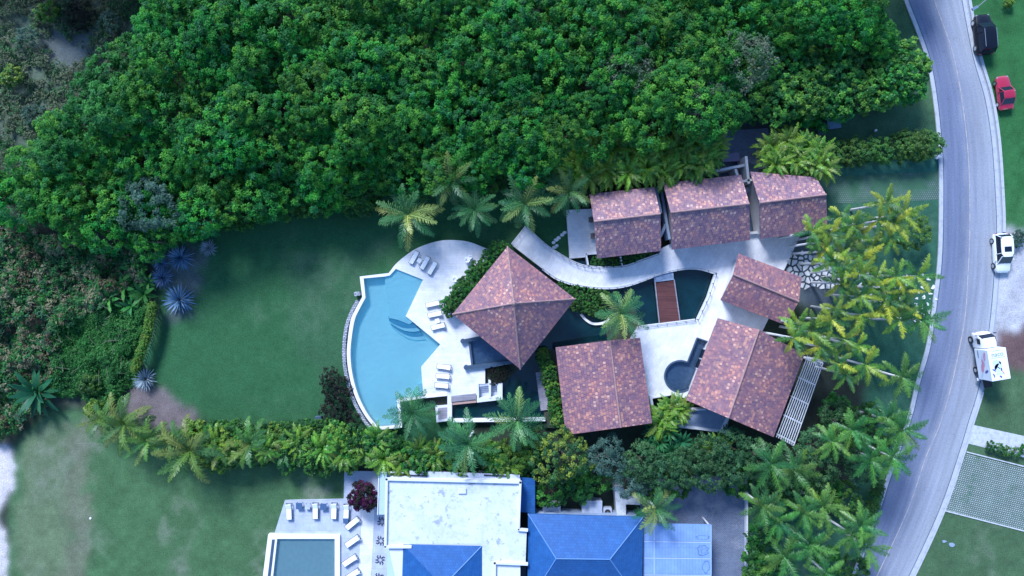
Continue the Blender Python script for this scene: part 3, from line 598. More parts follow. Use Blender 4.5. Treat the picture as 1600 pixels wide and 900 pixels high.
# terraces of the bedroom row
sheet('terrace', [(885,328),(928,326),(934,397),(916,397),(914,402),(890,404)], .75, MT['deck'], z0=0)
def wallseg(mb, p, q, z0, z1, w=.18):
    a_, b_ = at(*p, z1), at(*q, z1); d = b_-a_; c = (a_+b_)/2; c.z = (z0+z1)/2
    mb.box(c, (d.length+w, w, z1-z0), rz=math.atan2(d.y, d.x))
mb = MB(); wallseg(mb,(916,397),(919,413),0,1.3); wallseg(mb,(916,397),(934,396),0,1.3); wallseg(mb,(970,402),(972,415),0,1.2); tag(mb.build('planter_wall', MT['white'], bevel=.02), 'white planter walls in front of the leftmost bedroom villa', 'planter')
sheet('planting_bed', [(919,398),(1030,390),(1028,396),(1000,406),(972,414),(923,414)], .3, MT['soil'], z0=.05)
mb = MB()
for x, y in ((865,379),(869,375),(873,371.5),(878,367),(882,363.5),(870,384),(866,386.5)):
    c = at(x, y, .05); pts = [(c.x+.27*random.uniform(.8,1.2)*math.cos(t)+random.uniform(-.04,.04), c.y+.2*math.sin(t)) for t in np.linspace(0, 2*math.pi, 9)[:-1]]
    m_ = MB(); m_.prism(pts, 0, .05); tag(m_.build('stepping_stone', MT['coping']), 'pale stepping stone on the grass beside the bedroom terrace', 'stepping stone', 'stepping stones beside the terrace')
# lower-right terrace among trees
sheet('terrace', [(1046,668),(1075,648),(1105,635),(1140,650),(1136,672),(1120,674)], .9, MT['bluewash'], z0=0)
mb = MB(); wallseg(mb,(1055,665),(1142,676),0,1.25,.3); wallseg(mb,(1137,655),(1129,672),0,1.25,.3); wallseg(mb,(1083,641),(1101,640),0,1.3,.2); tag(mb.build('terrace_wall', MT['white'], bevel=.02), 'pale low walls framing the blue terrace below the large gabled roof', 'wall')
mb = MB(); wallseg(mb,(1017,620),(1019,632),0,1.5,.3); wallseg(mb,(1017,622),(1046,617),0,1.1,.2); tag(mb.build('deck_wall', MT['white'], bevel=.02), 'short white wall at the lower corner of the pale deck', 'wall')
# service yard walls behind the middle villa
sheet('service_yard', [(1080,275),(1165,250),(1185,262),(1190,372),(1160,372),(1155,275)], .05, MT['slate'])
mb = MB(); wallseg(mb,(1095,272),(1163,258),0,2.2,.3); wallseg(mb,(1150,266),(1152,272),0,2.2,.3); wallseg(mb,(1166,246),(1170,285),0,2.6,.3)
wallseg(mb,(1161,283),(1174,281),0,2.6,.3); wallseg(mb,(1176,285),(1189,364),0,1.8,.12); wallseg(mb,(1172,364),(1188,363),0,1.5,.3); tag(mb.build('yard_wall', MT['plaster'], bevel=.02), 'pale yard walls behind and between the middle and right bedroom villas', 'wall')
mb = MB(); c = at(1166,297,1.0); mb.tube([c+Vector((0,0,-.9)), c], .28, 20); mb.tube([c, c+Vector((0,0,.05))], .36, 20); tag(mb.build('water_heater', MT['white'], bevel=.03), 'round white tank lid in the narrow yard between two villas', 'tank')
mb = MB(); mb.box(at(1187,315,2.6), (.35,.35,.3), rz=.5); mb.box(at(1187,315,1.3), (.08,.08,2.4)); tag(mb.build('wall_lamp', MT['white']), 'small white box lamp beside the right bedroom villa', 'lamp')
mb = MB(); wallseg(mb,(1024,296),(1031,330),0,2.6,.5); wallseg(mb,(1033,293),(1046,372),0,1.9,.3); wallseg(mb,(1040,352),(1033,368),0,1.6,.3); tag(mb.build('passage_wall', MT['bluewash'], bevel=.02), 'blue-grey walls in the passage between the left and middle villas', 'wall')
mb = MB(); mb.box(at(1140,247,.5), (2.0,1.0,1.0), rz=.06); tag(mb.build('pump_house', flat('purple_slab', (.20,.17,.27), .8), bevel=.03), 'low flat purple-grey slab box behind the middle villa', 'utility box')

# ------------------------------------------------------------------ houses
def slope(mb, a, b, c, d, flipuv=False):
    """eave a->b, ridge d->c ; UV in metres u along the eave, v up the slope"""
    a, b, c, d = map(Vector, (a, b, c, d)); e = (b-a).normalized(); n = (b-a).cross(d-a if (d-a).length > .1 else c-a).normalized(); s_ = n.cross(e)
    uv = lambda p: ((p-a).dot(e), (p-a).dot(s_))
    pts = [a, b, c, d] if (c-d).length > .05 else [a, b, c]
    if n.z < 0: pts = pts[::-1]
    mb.face(pts, [uv(p) for p in pts])
def ridge_cap(name, pts, parent, r=.11, mat=None, sag=0):
    mb = MB(); mb.tube(pts, r, 8); return mb.build(name, mat or MT['ridge'], parent)
def walls(t, quad, z0, z1, inset, door_edges, o, mat, sill=0.9):
    c = sum((Vector(p) for p in quad), Vector())/len(quad)
    Q = [Vector((p.x, p.y, 0)) + (Vector((c.x,c.y,0))-Vector((p.x,p.y,0))).normalized()*inset for p in quad]
    mb = MB(); mb.prism([(p.x-o.x, p.y-o.y) for p in Q], z0, z1-.05); mb.build('wall', mat, t)
    for ei, kind in door_edges:
        a_, b_ = Q[ei], Q[(ei+1)%len(Q)]; d = (b_-a_); m = (a_+b_)/2; out = (m-Vector((c.x,c.y,0))).normalized(); n = Vector((d.y,-d.x,0)).normalized()
        if n.dot(out) < 0: n = -n
        rz = math.atan2(d.y, d.x)
        if kind == 'door':
            f = MB(); f.box(m+n*.03-o+Vector((0,0,z0+1.1)), (2.6,.1,2.2), rz); fo = f.build('door', MT['white'], t)
            for s_ in (-1, 1): g_ = MB(); g_.box(m+n*.07+d.normalized()*s_*.62-o+Vector((0,0,z0+1.1)), (1.08,.06,1.95), rz); g_.build('pane', MT['glass'], fo)
            g_ = MB(); g_.box(m+n*.12-o+Vector((0,0,z0+1.05)), (.04,.04,.3), rz); g_.build('handle', MT['chrome'], fo)
        else:
            for s_ in ((-.25,.25) if d.length > 5 else (0,)):
                q = m+d*s_; f = MB(); f.box(q+n*.03-o+Vector((0,0,z0+1.5)), (1.5,.08,1.2), rz); fo = f.build('window', MT['white'], t)
                g_ = MB(); g_.box(q+n*.06-o+Vector((0,0,z0+1.5)), (1.34,.06,1.04), rz); g_.build('pane', MT['glass'], fo)
def gable(name, TL, TR, BR, BL, R0, R1, ze, zr, label, mat, doors, axis='h', z0=.3, inset=.9, wmat=None):
    """R0-R1 ridge; axis h: ridge lies between top edge TL-TR and bottom edge BL-BR; v: between left edge TL-BL and right edge TR-BR"""
    tl, tr, br, bl = (at(*p, ze) for p in (TL, TR, BR, BL)); r0, r1 = at(*R0, zr), at(*R1, zr)
    o = (tl+tr+br+bl)/4; o.z = 0
    t = empty(name, o, label=label, cat='house')
    L_ = [p-o for p in (tl, tr, br, bl, r0, r1)]; tl, tr, br, bl, r0, r1 = L_
    mb = MB(); th = Vector((0,0,-.16))
    if axis == 'h': sl = ((bl, br, r1, r0), (tr, tl, r0, r1)); ends = ((tl, bl, r0), (br, tr, r1))
    else: sl = ((tl, bl, r1, r0), (br, tr, r0, r1)); ends = ((tl, tr, r0), (bl, br, r1))
    for q in sl:
        slope(mb, *q); mb.face([p+th for p in q])
    per = [tl, r0, tr, br, r1, bl] if axis == 'v' else [tl, tr, r1, br, bl, r0]
    for i in range(6):
        a_, b_ = per[i], per[(i+1)%6]; mb.face([a_+th, b_+th, b_, a_])
    ro = mb.build('roof', mat, t)
    ridge_cap('ridge_tiles', [r0+Vector((0,0,.03)), r1+Vector((0,0,.03))], ro)
    walls(t, [p+o for p in (tl, tr, br, bl)], z0, ze-.12, inset, doors, o, wmat or MT['plaster'])
    # gable end infill
    c = (tl+tr+br+bl)/4; mb = MB()
    for a_, b_, r_ in ends:
        f = lambda p: Vector((p.x+(c.x-p.x)*.12, p.y+(c.y-p.y)*.12, p.z-.25)); mb.face([f(a_), f(b_), f(r_)])
    mb.build('gable_wall', wmat or MT['plaster'], t)
    return t
gable('villa', (921,303),(1022,292),(1033,392),(933,404),(928,346),(1032,334), 3.6, 5.9, 'leftmost clay-tiled villa of the upper row, beside the small pale terrace', MT['tileB'], [(3,'door'),(1,'window')])
gable('villa', (1036,286),(1158,273),(1172,375),(1050,390),(1048,332),(1171,318), 3.8, 6.2, 'middle and largest clay-tiled villa of the upper row', MT['tileB'], [(2,'door'),(0,'window')])
gable('villa', (1172,268),(1275,277),(1293,360),(1188,373),(1187,317),(1291,304), 3.8, 6.0, 'rightmost clay-tiled villa of the upper row next to the grass driveway', MT['tileB'], [(2,'door'),(1,'window')])
gable('entrance_house', (1154,396),(1253,433),(1228,508),(1126,469),(1146,429),(1248,471), 3.6, 4.9, 'small tilted clay-tiled entrance house by the palm grove', MT['tileA'], [(2,'door')], inset=.8)
gable('villa', (868,543),(1000,528),(1019,661),(884,680),(953,532),(970,668), 3.8, 5.2, 'square reddish-brown tiled villa below the pond with a vertical ridge', MT['tileA'], [(0,'door'),(3,'window')], axis='v', inset=.9)
gable('villa', (1122,497),(1257,554),(1209,683),(1072,625),(1186,515),(1138,653), 4.0, 6.2, 'large slanted tiled villa with a slatted pergola along its right eave', MT['tileA'], [(3,'door'),(1,'window')], axis='v', inset=1.0)
# pavilion
cs = [at(*p, 4.2) for p in ((793,385),(899,467),(813,577),(707,491))]; ap = at(803,474, 8.0)
o0 = sum(cs, Vector())/4; o0.z = 0
pv = empty('pavilion', o0, label='open pavilion with a pyramid clay-tiled roof beside the swimming pool', cat='pavilion')
mb = MB(); cl = [p-o0 for p in cs]; al = ap-o0
for i in range(4):
    slope(mb, cl[(i+1)%4], cl[i], al, al) if False else slope(mb, cl[i], cl[(i+1)%4], al, al)
    mb.face([cl[i]-Vector((0,0,.18)), cl[(i+1)%4]-Vector((0,0,.18)), al-Vector((0,0,.18))]); mb.face([cl[i]-Vector((0,0,.18)), cl[(i+1)%4]-Vector((0,0,.18)), cl[(i+1)%4], cl[i]])
ro = mb.build('roof', MT['tileA'], pv)
for i in range(4): ridge_cap('hip_tiles', [cl[i], al], ro, .09)
mb = MB(); mb.tube([al-Vector((0,0,.1)), al+Vector((0,0,.25))], [.3,.1], 10); mb.build('finial', MT['ridge'], ro)
for i in range(4):
    for k in (0, .5):
        p = cl[i]*(1-k)+cl[(i+1)%4]*k; p = Vector((p.x*.8, p.y*.8, 0)); mb = MB(); mb.box(p+Vector((0,0,ZD+1.6)), (.28,.28,3.2)); mb.build('post', MT['wood'], pv)
mb = MB(); P = [Vector((p.x*.8,p.y*.8,0)) for p in cl]
for i in range(4):
    a_, b_ = P[i], P[(i+1)%4]; d = b_-a_; mb.box((a_+b_)/2+Vector((0,0,4.1)), (d.length,.2,.3), rz=math.atan2(d.y,d.x))
mb.build('beam', MT['wood'], pv)
# pergola
A0, A1, B1, B0 = at(1262,556,3.4), at(1286,567,3.4), at(1240,696,3.4), at(1213,683,3.4)
o0 = (A0+A1+B0+B1)/4; o0.z = 0
pg = empty('pergola', o0, label='pale slatted pergola along the right eave of the large slanted villa', cat='pergola')
for i in range(9):
    t_ = i/8; a_ = A0*(1-t_)+A1*t_-o0; b_ = B0*(1-t_)+B1*t_-o0; d = b_-a_; mb = MB(); mb.box((a_+b_)/2, (d.length,.07,.12), rz=math.atan2(d.y,d.x)); mb.build('slat', MT['concrete'], pg)
for i in range(5):
    t_ = (i+.15)/4.3; a_ = A0*(1-t_)+B0*t_-o0; b_ = A1*(1-t_)+B1*t_-o0; d = b_-a_; mb = MB(); mb.box((a_+b_)/2-Vector((0,0,.13)), (d.length+.2,.12,.14), rz=math.atan2(d.y,d.x)); mb.build('cross_beam', MT['white'], pg)
for p in (A1, B1): mb = MB(); q = p-o0; mb.box((q.x,q.y,1.6), (.15,.15,3.2)); mb.build('post', MT['white'], pg)

# ------------------------------------------------------------------ lower modern house
sheet('terrace', [(445,782),(537,780),(538,736),(640,737),(640,1000),(531,1000),(531,836),(428,836)], .3, MT['palebl'], z0=0)
sheet('path', [(566,797),(585,797),(575,1000),(554,1000)], .32, MT['deck'], z0=.3)
LP = empty('lap_pool', at(470,880,0), label='rectangular grey-green lap pool with white coping at the lower house', cat='swimming pool'); o0 = Vector(LP.location)
def part(name, pts, z, mat, parent, z0, o=None, holes=(), bevel=0):
    o = Vector(parent.matrix_world.translation) if o is None else o
    P = local(pts, z, o); hs = [[(p.x,p.y) for p in local(h, z, o)] for h in holes]; mb = MB(); mb.prism([(p.x,p.y) for p in P], z0-o.z, z-o.z, hs); return mb.build(name, mat, parent, bevel)
part('coping', [(419,835),(531,836),(531,1000),(398,1000)], .55, MT['coping'], LP, 0, o0, holes=[[(433,842),(523,842),(523,995),(416,995)]])
part('pool_floor', [(433,842),(523,842),(523,995),(416,995)], .08, flat('grey_green_tile', (.55,.70,.70), .7, var=.08, scale=2), LP, 0, o0)
part('overflow_channel', [(425,843),(429.5,843),(412,995),(407,995)], .57, MT['slate'], LP, .55, o0)
P = local([(433,842),(523,842),(523,995),(416,995)], .42, o0); mb = MB(); mb.face([(p.x,p.y,.42) for p in P][::-1]); mb.build('water', MT['greywater'], LP)
WH = empty('modern_house', at(720,830,0), label='modern house with a stained white flat roof and blue hipped roofs at the bottom edge', cat='house'); o0 = Vector(WH.location)
part('wall', [(607,749),(813,751),(813,1000),(640,1000),(607,855)], 4.0, MT['white'], WH, 0, o0)
FR = [(603,749),(813,753),(810,827),(823,828),(821,883),(772,883),(772,1000),(752,1000),(752,850),(642,850),(642,856),(601,856)]
rf = part('flat_roof', FR, 4.05, MT['flatroof'], WH, 3.9, o0)
mb = MB()
def parapet(p, q, z1=4.35, w=.28, z0=4.0):
    a_, b_ = at(*p, z1)-o0, at(*q, z1)-o0; d = b_-a_; c = (a_+b_)/2; c.z = (z0+z1)/2; mb.box(c, (d.length+w, w, z1-z0), rz=math.atan2(d.y, d.x))
parapet((604,749),(813,754)); parapet((604,749),(602,854)); parapet((813,754),(810,827)); parapet((811,828),(823,829)); parapet((602,855),(641,855)); parapet((823,882),(773,880)); parapet((773,880),(772,1000))
mb.build('parapet', MT['white'], rf, bevel=.02)
mb = MB(); parapet((668,749),(720,793),4.1,.05,4.04) if False else None
c = at(722,767,4.2)-o0; mb.box(c, (.9,.6,.08)); mb.build('roof_hatch', MT['white'], rf)
P = local([(627,852),(752,852),(752,1000),(627,1000)], 3.9, o0); 
def hip(parent, TL, TR, BR, BL, R0, R1, ze, zr, mat, name='hip_roof'):
    tl, tr, br, bl = (at(*p, ze)-o0 for p in (TL, TR, BR, BL)); r0, r1 = at(*R0, zr)-o0, at(*R1, zr)-o0; mb = MB()
    slope(mb, tr, tl, r0, r1); slope(mb, bl, br, r1, r0); slope(mb, tl, bl, r0, r0); slope(mb, br, tr, r1, r1)
    for a_, b_ in ((tl,tr),(tr,br),(br,bl),(bl,tl)): mb.face([a_-Vector((0,0,.25)), b_-Vector((0,0,.25)), b_, a_])
    r = mb.build(name, mat, parent)
    pale = flat('blue_ridge', (.10,.21,.46), .6)
    for a_, b_ in ((r0,r1),(tl,r0),(bl,r0),(tr,r1),(br,r1))[(0 if (r1-r0).length > 1 else 2):]:
        if (a_-b_).length > .2: ridge_cap('ridge_tiles', [a_, b_], r, .06, pale)
hip(WH, (630,851),(753,853),(753,975),(626,975),(690,914),(694,914), 4.1, 5.6, MT['blueroof'])
hip(WH, (825,803),(1005,808),(1003,945),(824,945),(869,873),(953,874), 3.6, 5.8, MT['blueroof'])
part('wall', [(832,808),(998,812),(998,1000),(832,1000)], 3.3, MT['bluewash'], WH, 0, o0)
part('side_canopy', [(813,746),(836,748),(836,802),(813,800)], 2.6, MT['blueroof'], WH, 2.4, o0)
part('glass_ledge', [(593,738),(604,738),(604,804),(592,804)], 2.8, MT['lightgl'], WH, 2.6, o0)
mb = MB(); parapet((592,738),(650,739),2.9,.1,2.6); parapet((592,738),(590,804),2.9,.1,2.6); mb.build('ledge_frame', MT['white'], WH)
part('glass_ledge', [(605,858),(626,858),(624,1000),(603,1000)], 2.8, MT['lightgl'], WH, 2.6, o0)
part('rear_ledge', [(640,736),(812,742),(812,752),(640,750)], 3.2, MT['palebl'], WH, 3.0, o0)
for x0_, x1_ in ((640,668),(722,731),(756,795)):
    a_, b_ = at(x0_,742.5,3.3)-o0, at(x1_,744,3.3)-o0; d = b_-a_; mb = MB(); mb.box((a_+b_)/2, (d.length,.12,.1), rz=math.atan2(d.y,d.x)); mb.build('window', MT['glass'], WH)
part('courtyard', [(775,884),(822,886),(824,1000),(775,1000)], .1, MT['slate'], WH, .02, o0)
cp = empty('carport', at(1058,880,0), label='pale blue sheet-roofed carport beside the cobbled driveway', cat='carport'); o1 = Vector(cp.location)
for y0_, y1_ in ((818,845.4),(846.2,871.2),(872,897.4),(898.2,930)):
    part('roof_panel', [(1005.5,y0_-.4),(1111,y0_+1.5),(1111,y1_+.8),(1005.5,y1_)], 3.0, MT['carport'], cp, 2.9, o1)
for x_, y_ in ((1109,822),(1109,872),(1109,925)): mb = MB(); q = at(x_,y_,2.9)-o1; mb.box((q.x,q.y,1.45), (.15,.15,2.9)); mb.build('post', MT['white'], cp)
mb = MB()
for a_, b_ in (((1006,846),(1111,847.5)),((1006,871.8),(1111,873)),((1006,898),(1111,899.2)),((1111,820),(1111,930)),((1022,818),(1022,930))):
    p, q = at(*a_,2.97)-o1, at(*b_,2.97)-o1; d = q-p; mb.box((p+q)/2, (d.length,.07,.1), rz=math.atan2(d.y,d.x))
mb.build('roof_frame', flat('pale_frame', (.42,.52,.78), .5), cp)
# dark irregular ring marks on the carport sheets
mark_mat = flat('dark_mark', (.10,.17,.36), .6, var=.4, scale=5)
def blob(name, cx, cy, rx, ry, z, parent, mat, o, seed):
    r = random.Random(seed); mb = MB(); P = []
    for k in range(18):
        t = 2*math.pi*k/18; e = r.uniform(.8,1.15); w_ = at(cx+rx*e*math.cos(t), cy+ry*e*math.sin(t), z)-o; P.append((w_.x, w_.y))
    P2 = [(sum(p[0] for p in P)/18+(p[0]-sum(q[0] for q in P)/18)*.82, sum(p[1] for p in P)/18+(p[1]-sum(q[1] for q in P)/18)*.82) for p in P]
    mb.prism(P, z-.01, z, [P2]); return mb.build(name, mat, parent)
blob('sheet_mark', 1098,860,9.5,9,3.006,cp,mark_mat,o1,1); blob('sheet_mark',1103,886,6,10,3.006,cp,mark_mat,o1,2); blob('sheet_mark',1098,840,11,4,3.006,cp,mark_mat,o1,3)
blob('sheet_mark',1100,861,5,4,3.006,cp,mark_mat,o1,4)
for (n_, pts, z, mt, lb, ct) in (('utility_slab',[(848,787),(876,787),(876,803),(848,803)],1.2,'palebl','small pale blue box roof against the top edge of the blue hipped roof','utility box'),
   ('utility_slab',[(910,782),(941,783),(941,803),(909,803)],1.3,'palebl','larger pale blue box with raised rim between the blue roof and the trees','utility box'),
   ('boundary_wall',[(960,760),(974,762),(975,772),(1000,772),(1000,789),(978,788),(978,806),(964,806)],1.8,'concrete','L-shaped pale concrete wall block above the blue hipped roof','wall')):
    sheet(n_, pts, z, MT[mt], None, z0=0); tag(bpy.data.objects[n_] if n_ not in [] and n_ == 'x' else col.objects[-1], lb, ct)
mb = MB(); c = at(738+0, 736, 0)
def ac(px, py, z, label):
    c = at(px, py, z); t = empty('air_conditioner', c, label=label, cat='air conditioner'); mb = MB(); mb.box((0,0,.4), (1.0,1.0,.8)); mb.build('casing', MT['palebl'], t, bevel=.04)
    mb = MB(); mb.cyl((0,0), .36, .8, .83, 20); f = mb.build('fan_grille', MT['black'], t); mb = MB(); mb.cyl((0,0), .12, .83, .86, 12); mb.build('hub', MT['rail'], f)
ac(660,736,1.6,'square air conditioner with dark fan at the top edge of the white-roofed house'); ac(948,797,.3,'dark fan unit standing beside the L-shaped wall block')

# ------------------------------------------------------------------ small furniture
def make_lounger():
    t = empty('sun_lounger', (0,0,0)); f = MB()
    f.box((0,.33,.3), (1.95,.045,.06)); f.box((0,-.33,.3), (1.95,.045,.06)); f.box((.97,0,.3), (.045,.7,.06)); f.box((-.97,0,.3), (.045,.7,.06)); f.build('frame', MT['frame'], t)
    for x in (-.85,.85):
        for y in (-.3,.3): m = MB(); m.box((x,y,.14), (.05,.05,.28)); m.build('leg', MT['frame'], t)
    m = MB(); m.box((-.33,0,.37), (1.2,.6,.09)); m.build('mattress', MT['fabric'], t, bevel=.03)
    m = MB(); m.box((.57,0,.47), (.72,.6,.08), ry=-R(22)); m.build('backrest', MT['fabric'], t, bevel=.03)
    return t
lg = make_lounger(); used = False
def lounger(px, py, ang, z, label, group, s=.88):
    global used
    o = lg if not used else copy_tree(lg); used = True
    o.location = at(px, py, z); o.rotation_euler = (0,0,R(ang)); o.scale = (s,)*3; tag(o, label, 'sun lounger', group); return o
G1 = 'sun loungers on the pool deck'
for a_ in ((647.5,402.5,61,'leftmost white lounger of the upper trio on the pool deck, beside the small table'),(664.5,411,60,'middle white lounger of the upper trio on the pool deck'),(676,419,60,'rightmost white lounger of the upper trio on the pool deck'),
    (676.5,475,13,'top white lounger of the middle trio near the pavilion roof'),(680,491,12,'second white lounger of the middle trio, above the small table'),(685,510,14,'lowest white lounger of the middle trio, below the small table'),
    (694,573,-7,'top white lounger of the lower trio on the pool deck'),(692.5,587.5,-4,'middle white lounger of the lower trio on the pool deck'),(690.5,602,-4,'bottom white lounger of the lower trio on the pool deck')):
    lounger(a_[0], a_[1], a_[2], ZD, a_[3], G1, .86)
G2 = 'sun loungers on the lower house terrace'
for a_ in ((453,798,92,'leftmost upright-facing lounger on the lower house terrace'),(494,797,90,'lounger between the two dark square tables on the lower terrace'),(523,797,88,'lounger right of the dark square tables on the lower terrace'),(542,799,88,'lounger beside the bougainvillea bush on the lower terrace'),
    (552,816,40,'topmost of the diagonal loungers beside the pale path'),(552,844,36,'second diagonal lounger down beside the pale path'),(548,874,34,'third diagonal lounger down beside the pale path'),(552,896,34,'lowest diagonal lounger at the bottom edge of the photo')):
    lounger(a_[0], a_[1], a_[2], .3, a_[3], G2, 1.0)
def side_table(px, py, z, ang, label, top='fabric', s=.5):
    c = at(px, py, z); t = empty('side_table', c, R(ang), label, 'table'); m = MB(); m.box((0,0,.42), (s,s,.04)); m.build('tabletop', MT[top], t, bevel=.01)
    for x in (-1,1):
        for y in (-1,1): m = MB(); m.box((x*s*.42,y*s*.42,.2), (.04,.04,.4)); m.build('leg', MT['frame'], t)
side_table(656,407.5,ZD,60,'small white square table between loungers of the upper trio'); side_table(684,501,ZD,12,'small white square table between loungers of the middle trio')
side_table(469,789,.3,0,'left dark blue square table on the lower terrace','cush',.75); side_table(507,790,.3,0,'right dark blue square table on the lower terrace','cush',.75)
side_table(482,790,.3,0,'pale square table between the dark tables on the lower terrace','palebl',.6); side_table(541.5,812,.3,0,'dark blue square table at the foot of the lounger by the bougainvillea','cush',.6)
def chair(px, py, z, ang, label, mat='wicker', s=1.0):
    t = empty('garden_chair', at(px, py, z), R(ang), label, 'chair'); t.scale = (s,)*3
    m = MB(); m.box((0,0,.42), (.52,.52,.07)); m.build('seat', MT[mat], t, bevel=.02)
    m = MB(); m.tube([(.28*math.cos(a), .28*math.sin(a), .62) for a in np.linspace(R(60), R(300), 12)], .05, 6); m.tube([(.3*math.cos(a), .3*math.sin(a), .8) for a in np.linspace(R(110), R(250), 8)], .05, 6); m.build('backrest', MT[mat], t)
    for x in (-1,1):
        for y in (-1,1): m = MB(); m.box((x*.22,y*.22,.2), (.04,.04,.4)); m.build('leg', MT[mat], t)
chair(923,344,.75,180,'upper wicker chair against the wall on the small bedroom terrace',s=1.15); chair(926,369,.75,180,'lower wicker chair against the wall on the small bedroom terrace',s=1.15)
chair(731,406,ZD,60,'upper white chair beside the hedge on the pool deck','fabric',1.1); chair(712,436,ZD,40,'lower white chair beside the hedge on the pool deck','fabric',1.1)
chair(735,402,ZD,200,'small white chair tucked against the hedge beside the upper chair','fabric',.8)
# inlaid medallions on the terrace
ink = flat('ink_tile', (.03,.035,.08), .5)
for i, (x, y) in enumerate(((597,815),(595,845),(594,875),(592,903))):
    c = at(x, y, .31); mb = MB()
    for k in range(8):
        a = k*math.pi/4; ca, sa = math.cos(a), math.sin(a); u = Vector((ca,sa,0)); v = Vector((-sa,ca,0)); z = Vector((0,0,.006))
        mb.face([c+z+u*.12, c+z+u*.34+v*.11, c+z+u*.66, c+z+u*.34-v*.11]); 
        if k%2 == 0: mb.face([c+z+u*.5+v*.18, c+z+u*.62+v*.3, c+z+u*.46+v*.36, c+z+u*.38+v*.26])
    tag(mb.build('floor_medallion', ink), 'dark star-patterned floor medallion along the white-roofed house wall', 'floor tile', 'star medallions along the house wall')
# crazy paving and flagstones
r_ = random.Random(4)
def voronoi_stones(poly, spacing, z, shrink, name, label, group, zr=.04, _=0):
    xs = [p[0] for p in poly]; ys = [p[1] for p in poly]; pts = []
    y = min(ys)-spacing
    while y < max(ys)+spacing:
        x = min(xs)-spacing
        while x < max(xs)+spacing: pts.append((x+r_.uniform(-.42,.42)*spacing, y+r_.uniform(-.42,.42)*spacing)); x += spacing
        y += spacing
    arr = np.array(pts)
    for i, (cx, cy) in enumerate(pts):
        if not inpoly(np.array([cx]), np.array([cy]), poly)[0]: continue
        cell = [(cx+s*math.cos(t), cy+s*math.sin(t)) for s in (spacing,) for t in np.linspace(0, 2*math.pi, 13)[:-1]]
        for j, (qx, qy) in enumerate(pts):
            if j == i: continue
            dx, dy = qx-cx, qy-cy; d = math.hypot(dx, dy)
            if d > 2.2*spacing: continue
            lim = d/2-shrink; nx_, ny_ = dx/d, dy/d; out = []
            for k in range(len(cell)):
                a, b2 = cell[k], cell[(k+1)%len(cell)]; da = (a[0]-cx)*nx_+(a[1]-cy)*ny_-lim; db = (b2[0]-cx)*nx_+(b2[1]-cy)*ny_-lim
                if da <= 0: out.append(a)
                if (da < 0) != (db < 0) and da != db: t = da/(da-db); out.append((a[0]+(b2[0]-a[0])*t, a[1]+(b2[1]-a[1])*t))
            cell = out
            if len(cell) < 3: break
        if len(cell) < 3: continue
        mb = MB(); mb.prism([(p.x,p.y) for p in ats(cell, z)], 0, z+r_.uniform(0,zr)); tag(mb.build(name, MT['coping']), label, 'paving stone', group)
voronoi_stones([(1232,400),(1262,394),(1312,398),(1330,440),(1290,452),(1250,450),(1226,430)], 8.6, .05, 1.35, 'paving_stone', 'irregular white crazy-paving stone below the palm grove by the entrance house', 'crazy paving stones by the entrance')
voronoi_stones([(1335,425),(1460,428),(1462,450),(1455,505),(1420,500),(1425,470),(1370,470),(1330,455)], 11, .05, 3.2, 'flagstone', 'white flagstone set in the grass between the palms and the road kerb', 'flagstones near the road')

# ------------------------------------------------------------------ vehicles
def loft(mb, st, caps=True):
    """stations (x, halfwidth, zlo, ztop, crown) -> rounded body"""
    rings = []
    for x, hw, z0, z1 in st:
        hgt = z1-z0; prof = [(-hw*.92,z0),(-hw,z0+hgt*.25),(-hw,z0+hgt*.6),(-hw*.93,z0+hgt*.88),(-hw*.75,z1-.01),(0,z1+.02),(hw*.75,z1-.01),(hw*.93,z0+hgt*.88),(hw,z0+hgt*.6),(hw,z0+hgt*.25),(hw*.92,z0)]
        rings.append([Vector((x,y,z)) for y, z in prof])
    for i in range(len(rings)-1):
        n = len(rings[i])
        for k in range(n): mb.face([rings[i][k], rings[i+1][k], rings[i+1][(k+1)%n], rings[i][(k+1)%n]])
    mb.face(rings[0]); mb.face(rings[-1][::-1])
def smooth(o):
    for p in o.data.polygons: p.use_smooth = True
    try: o.data.set_sharp_from_angle(angle=R(38))
    except Exception: pass
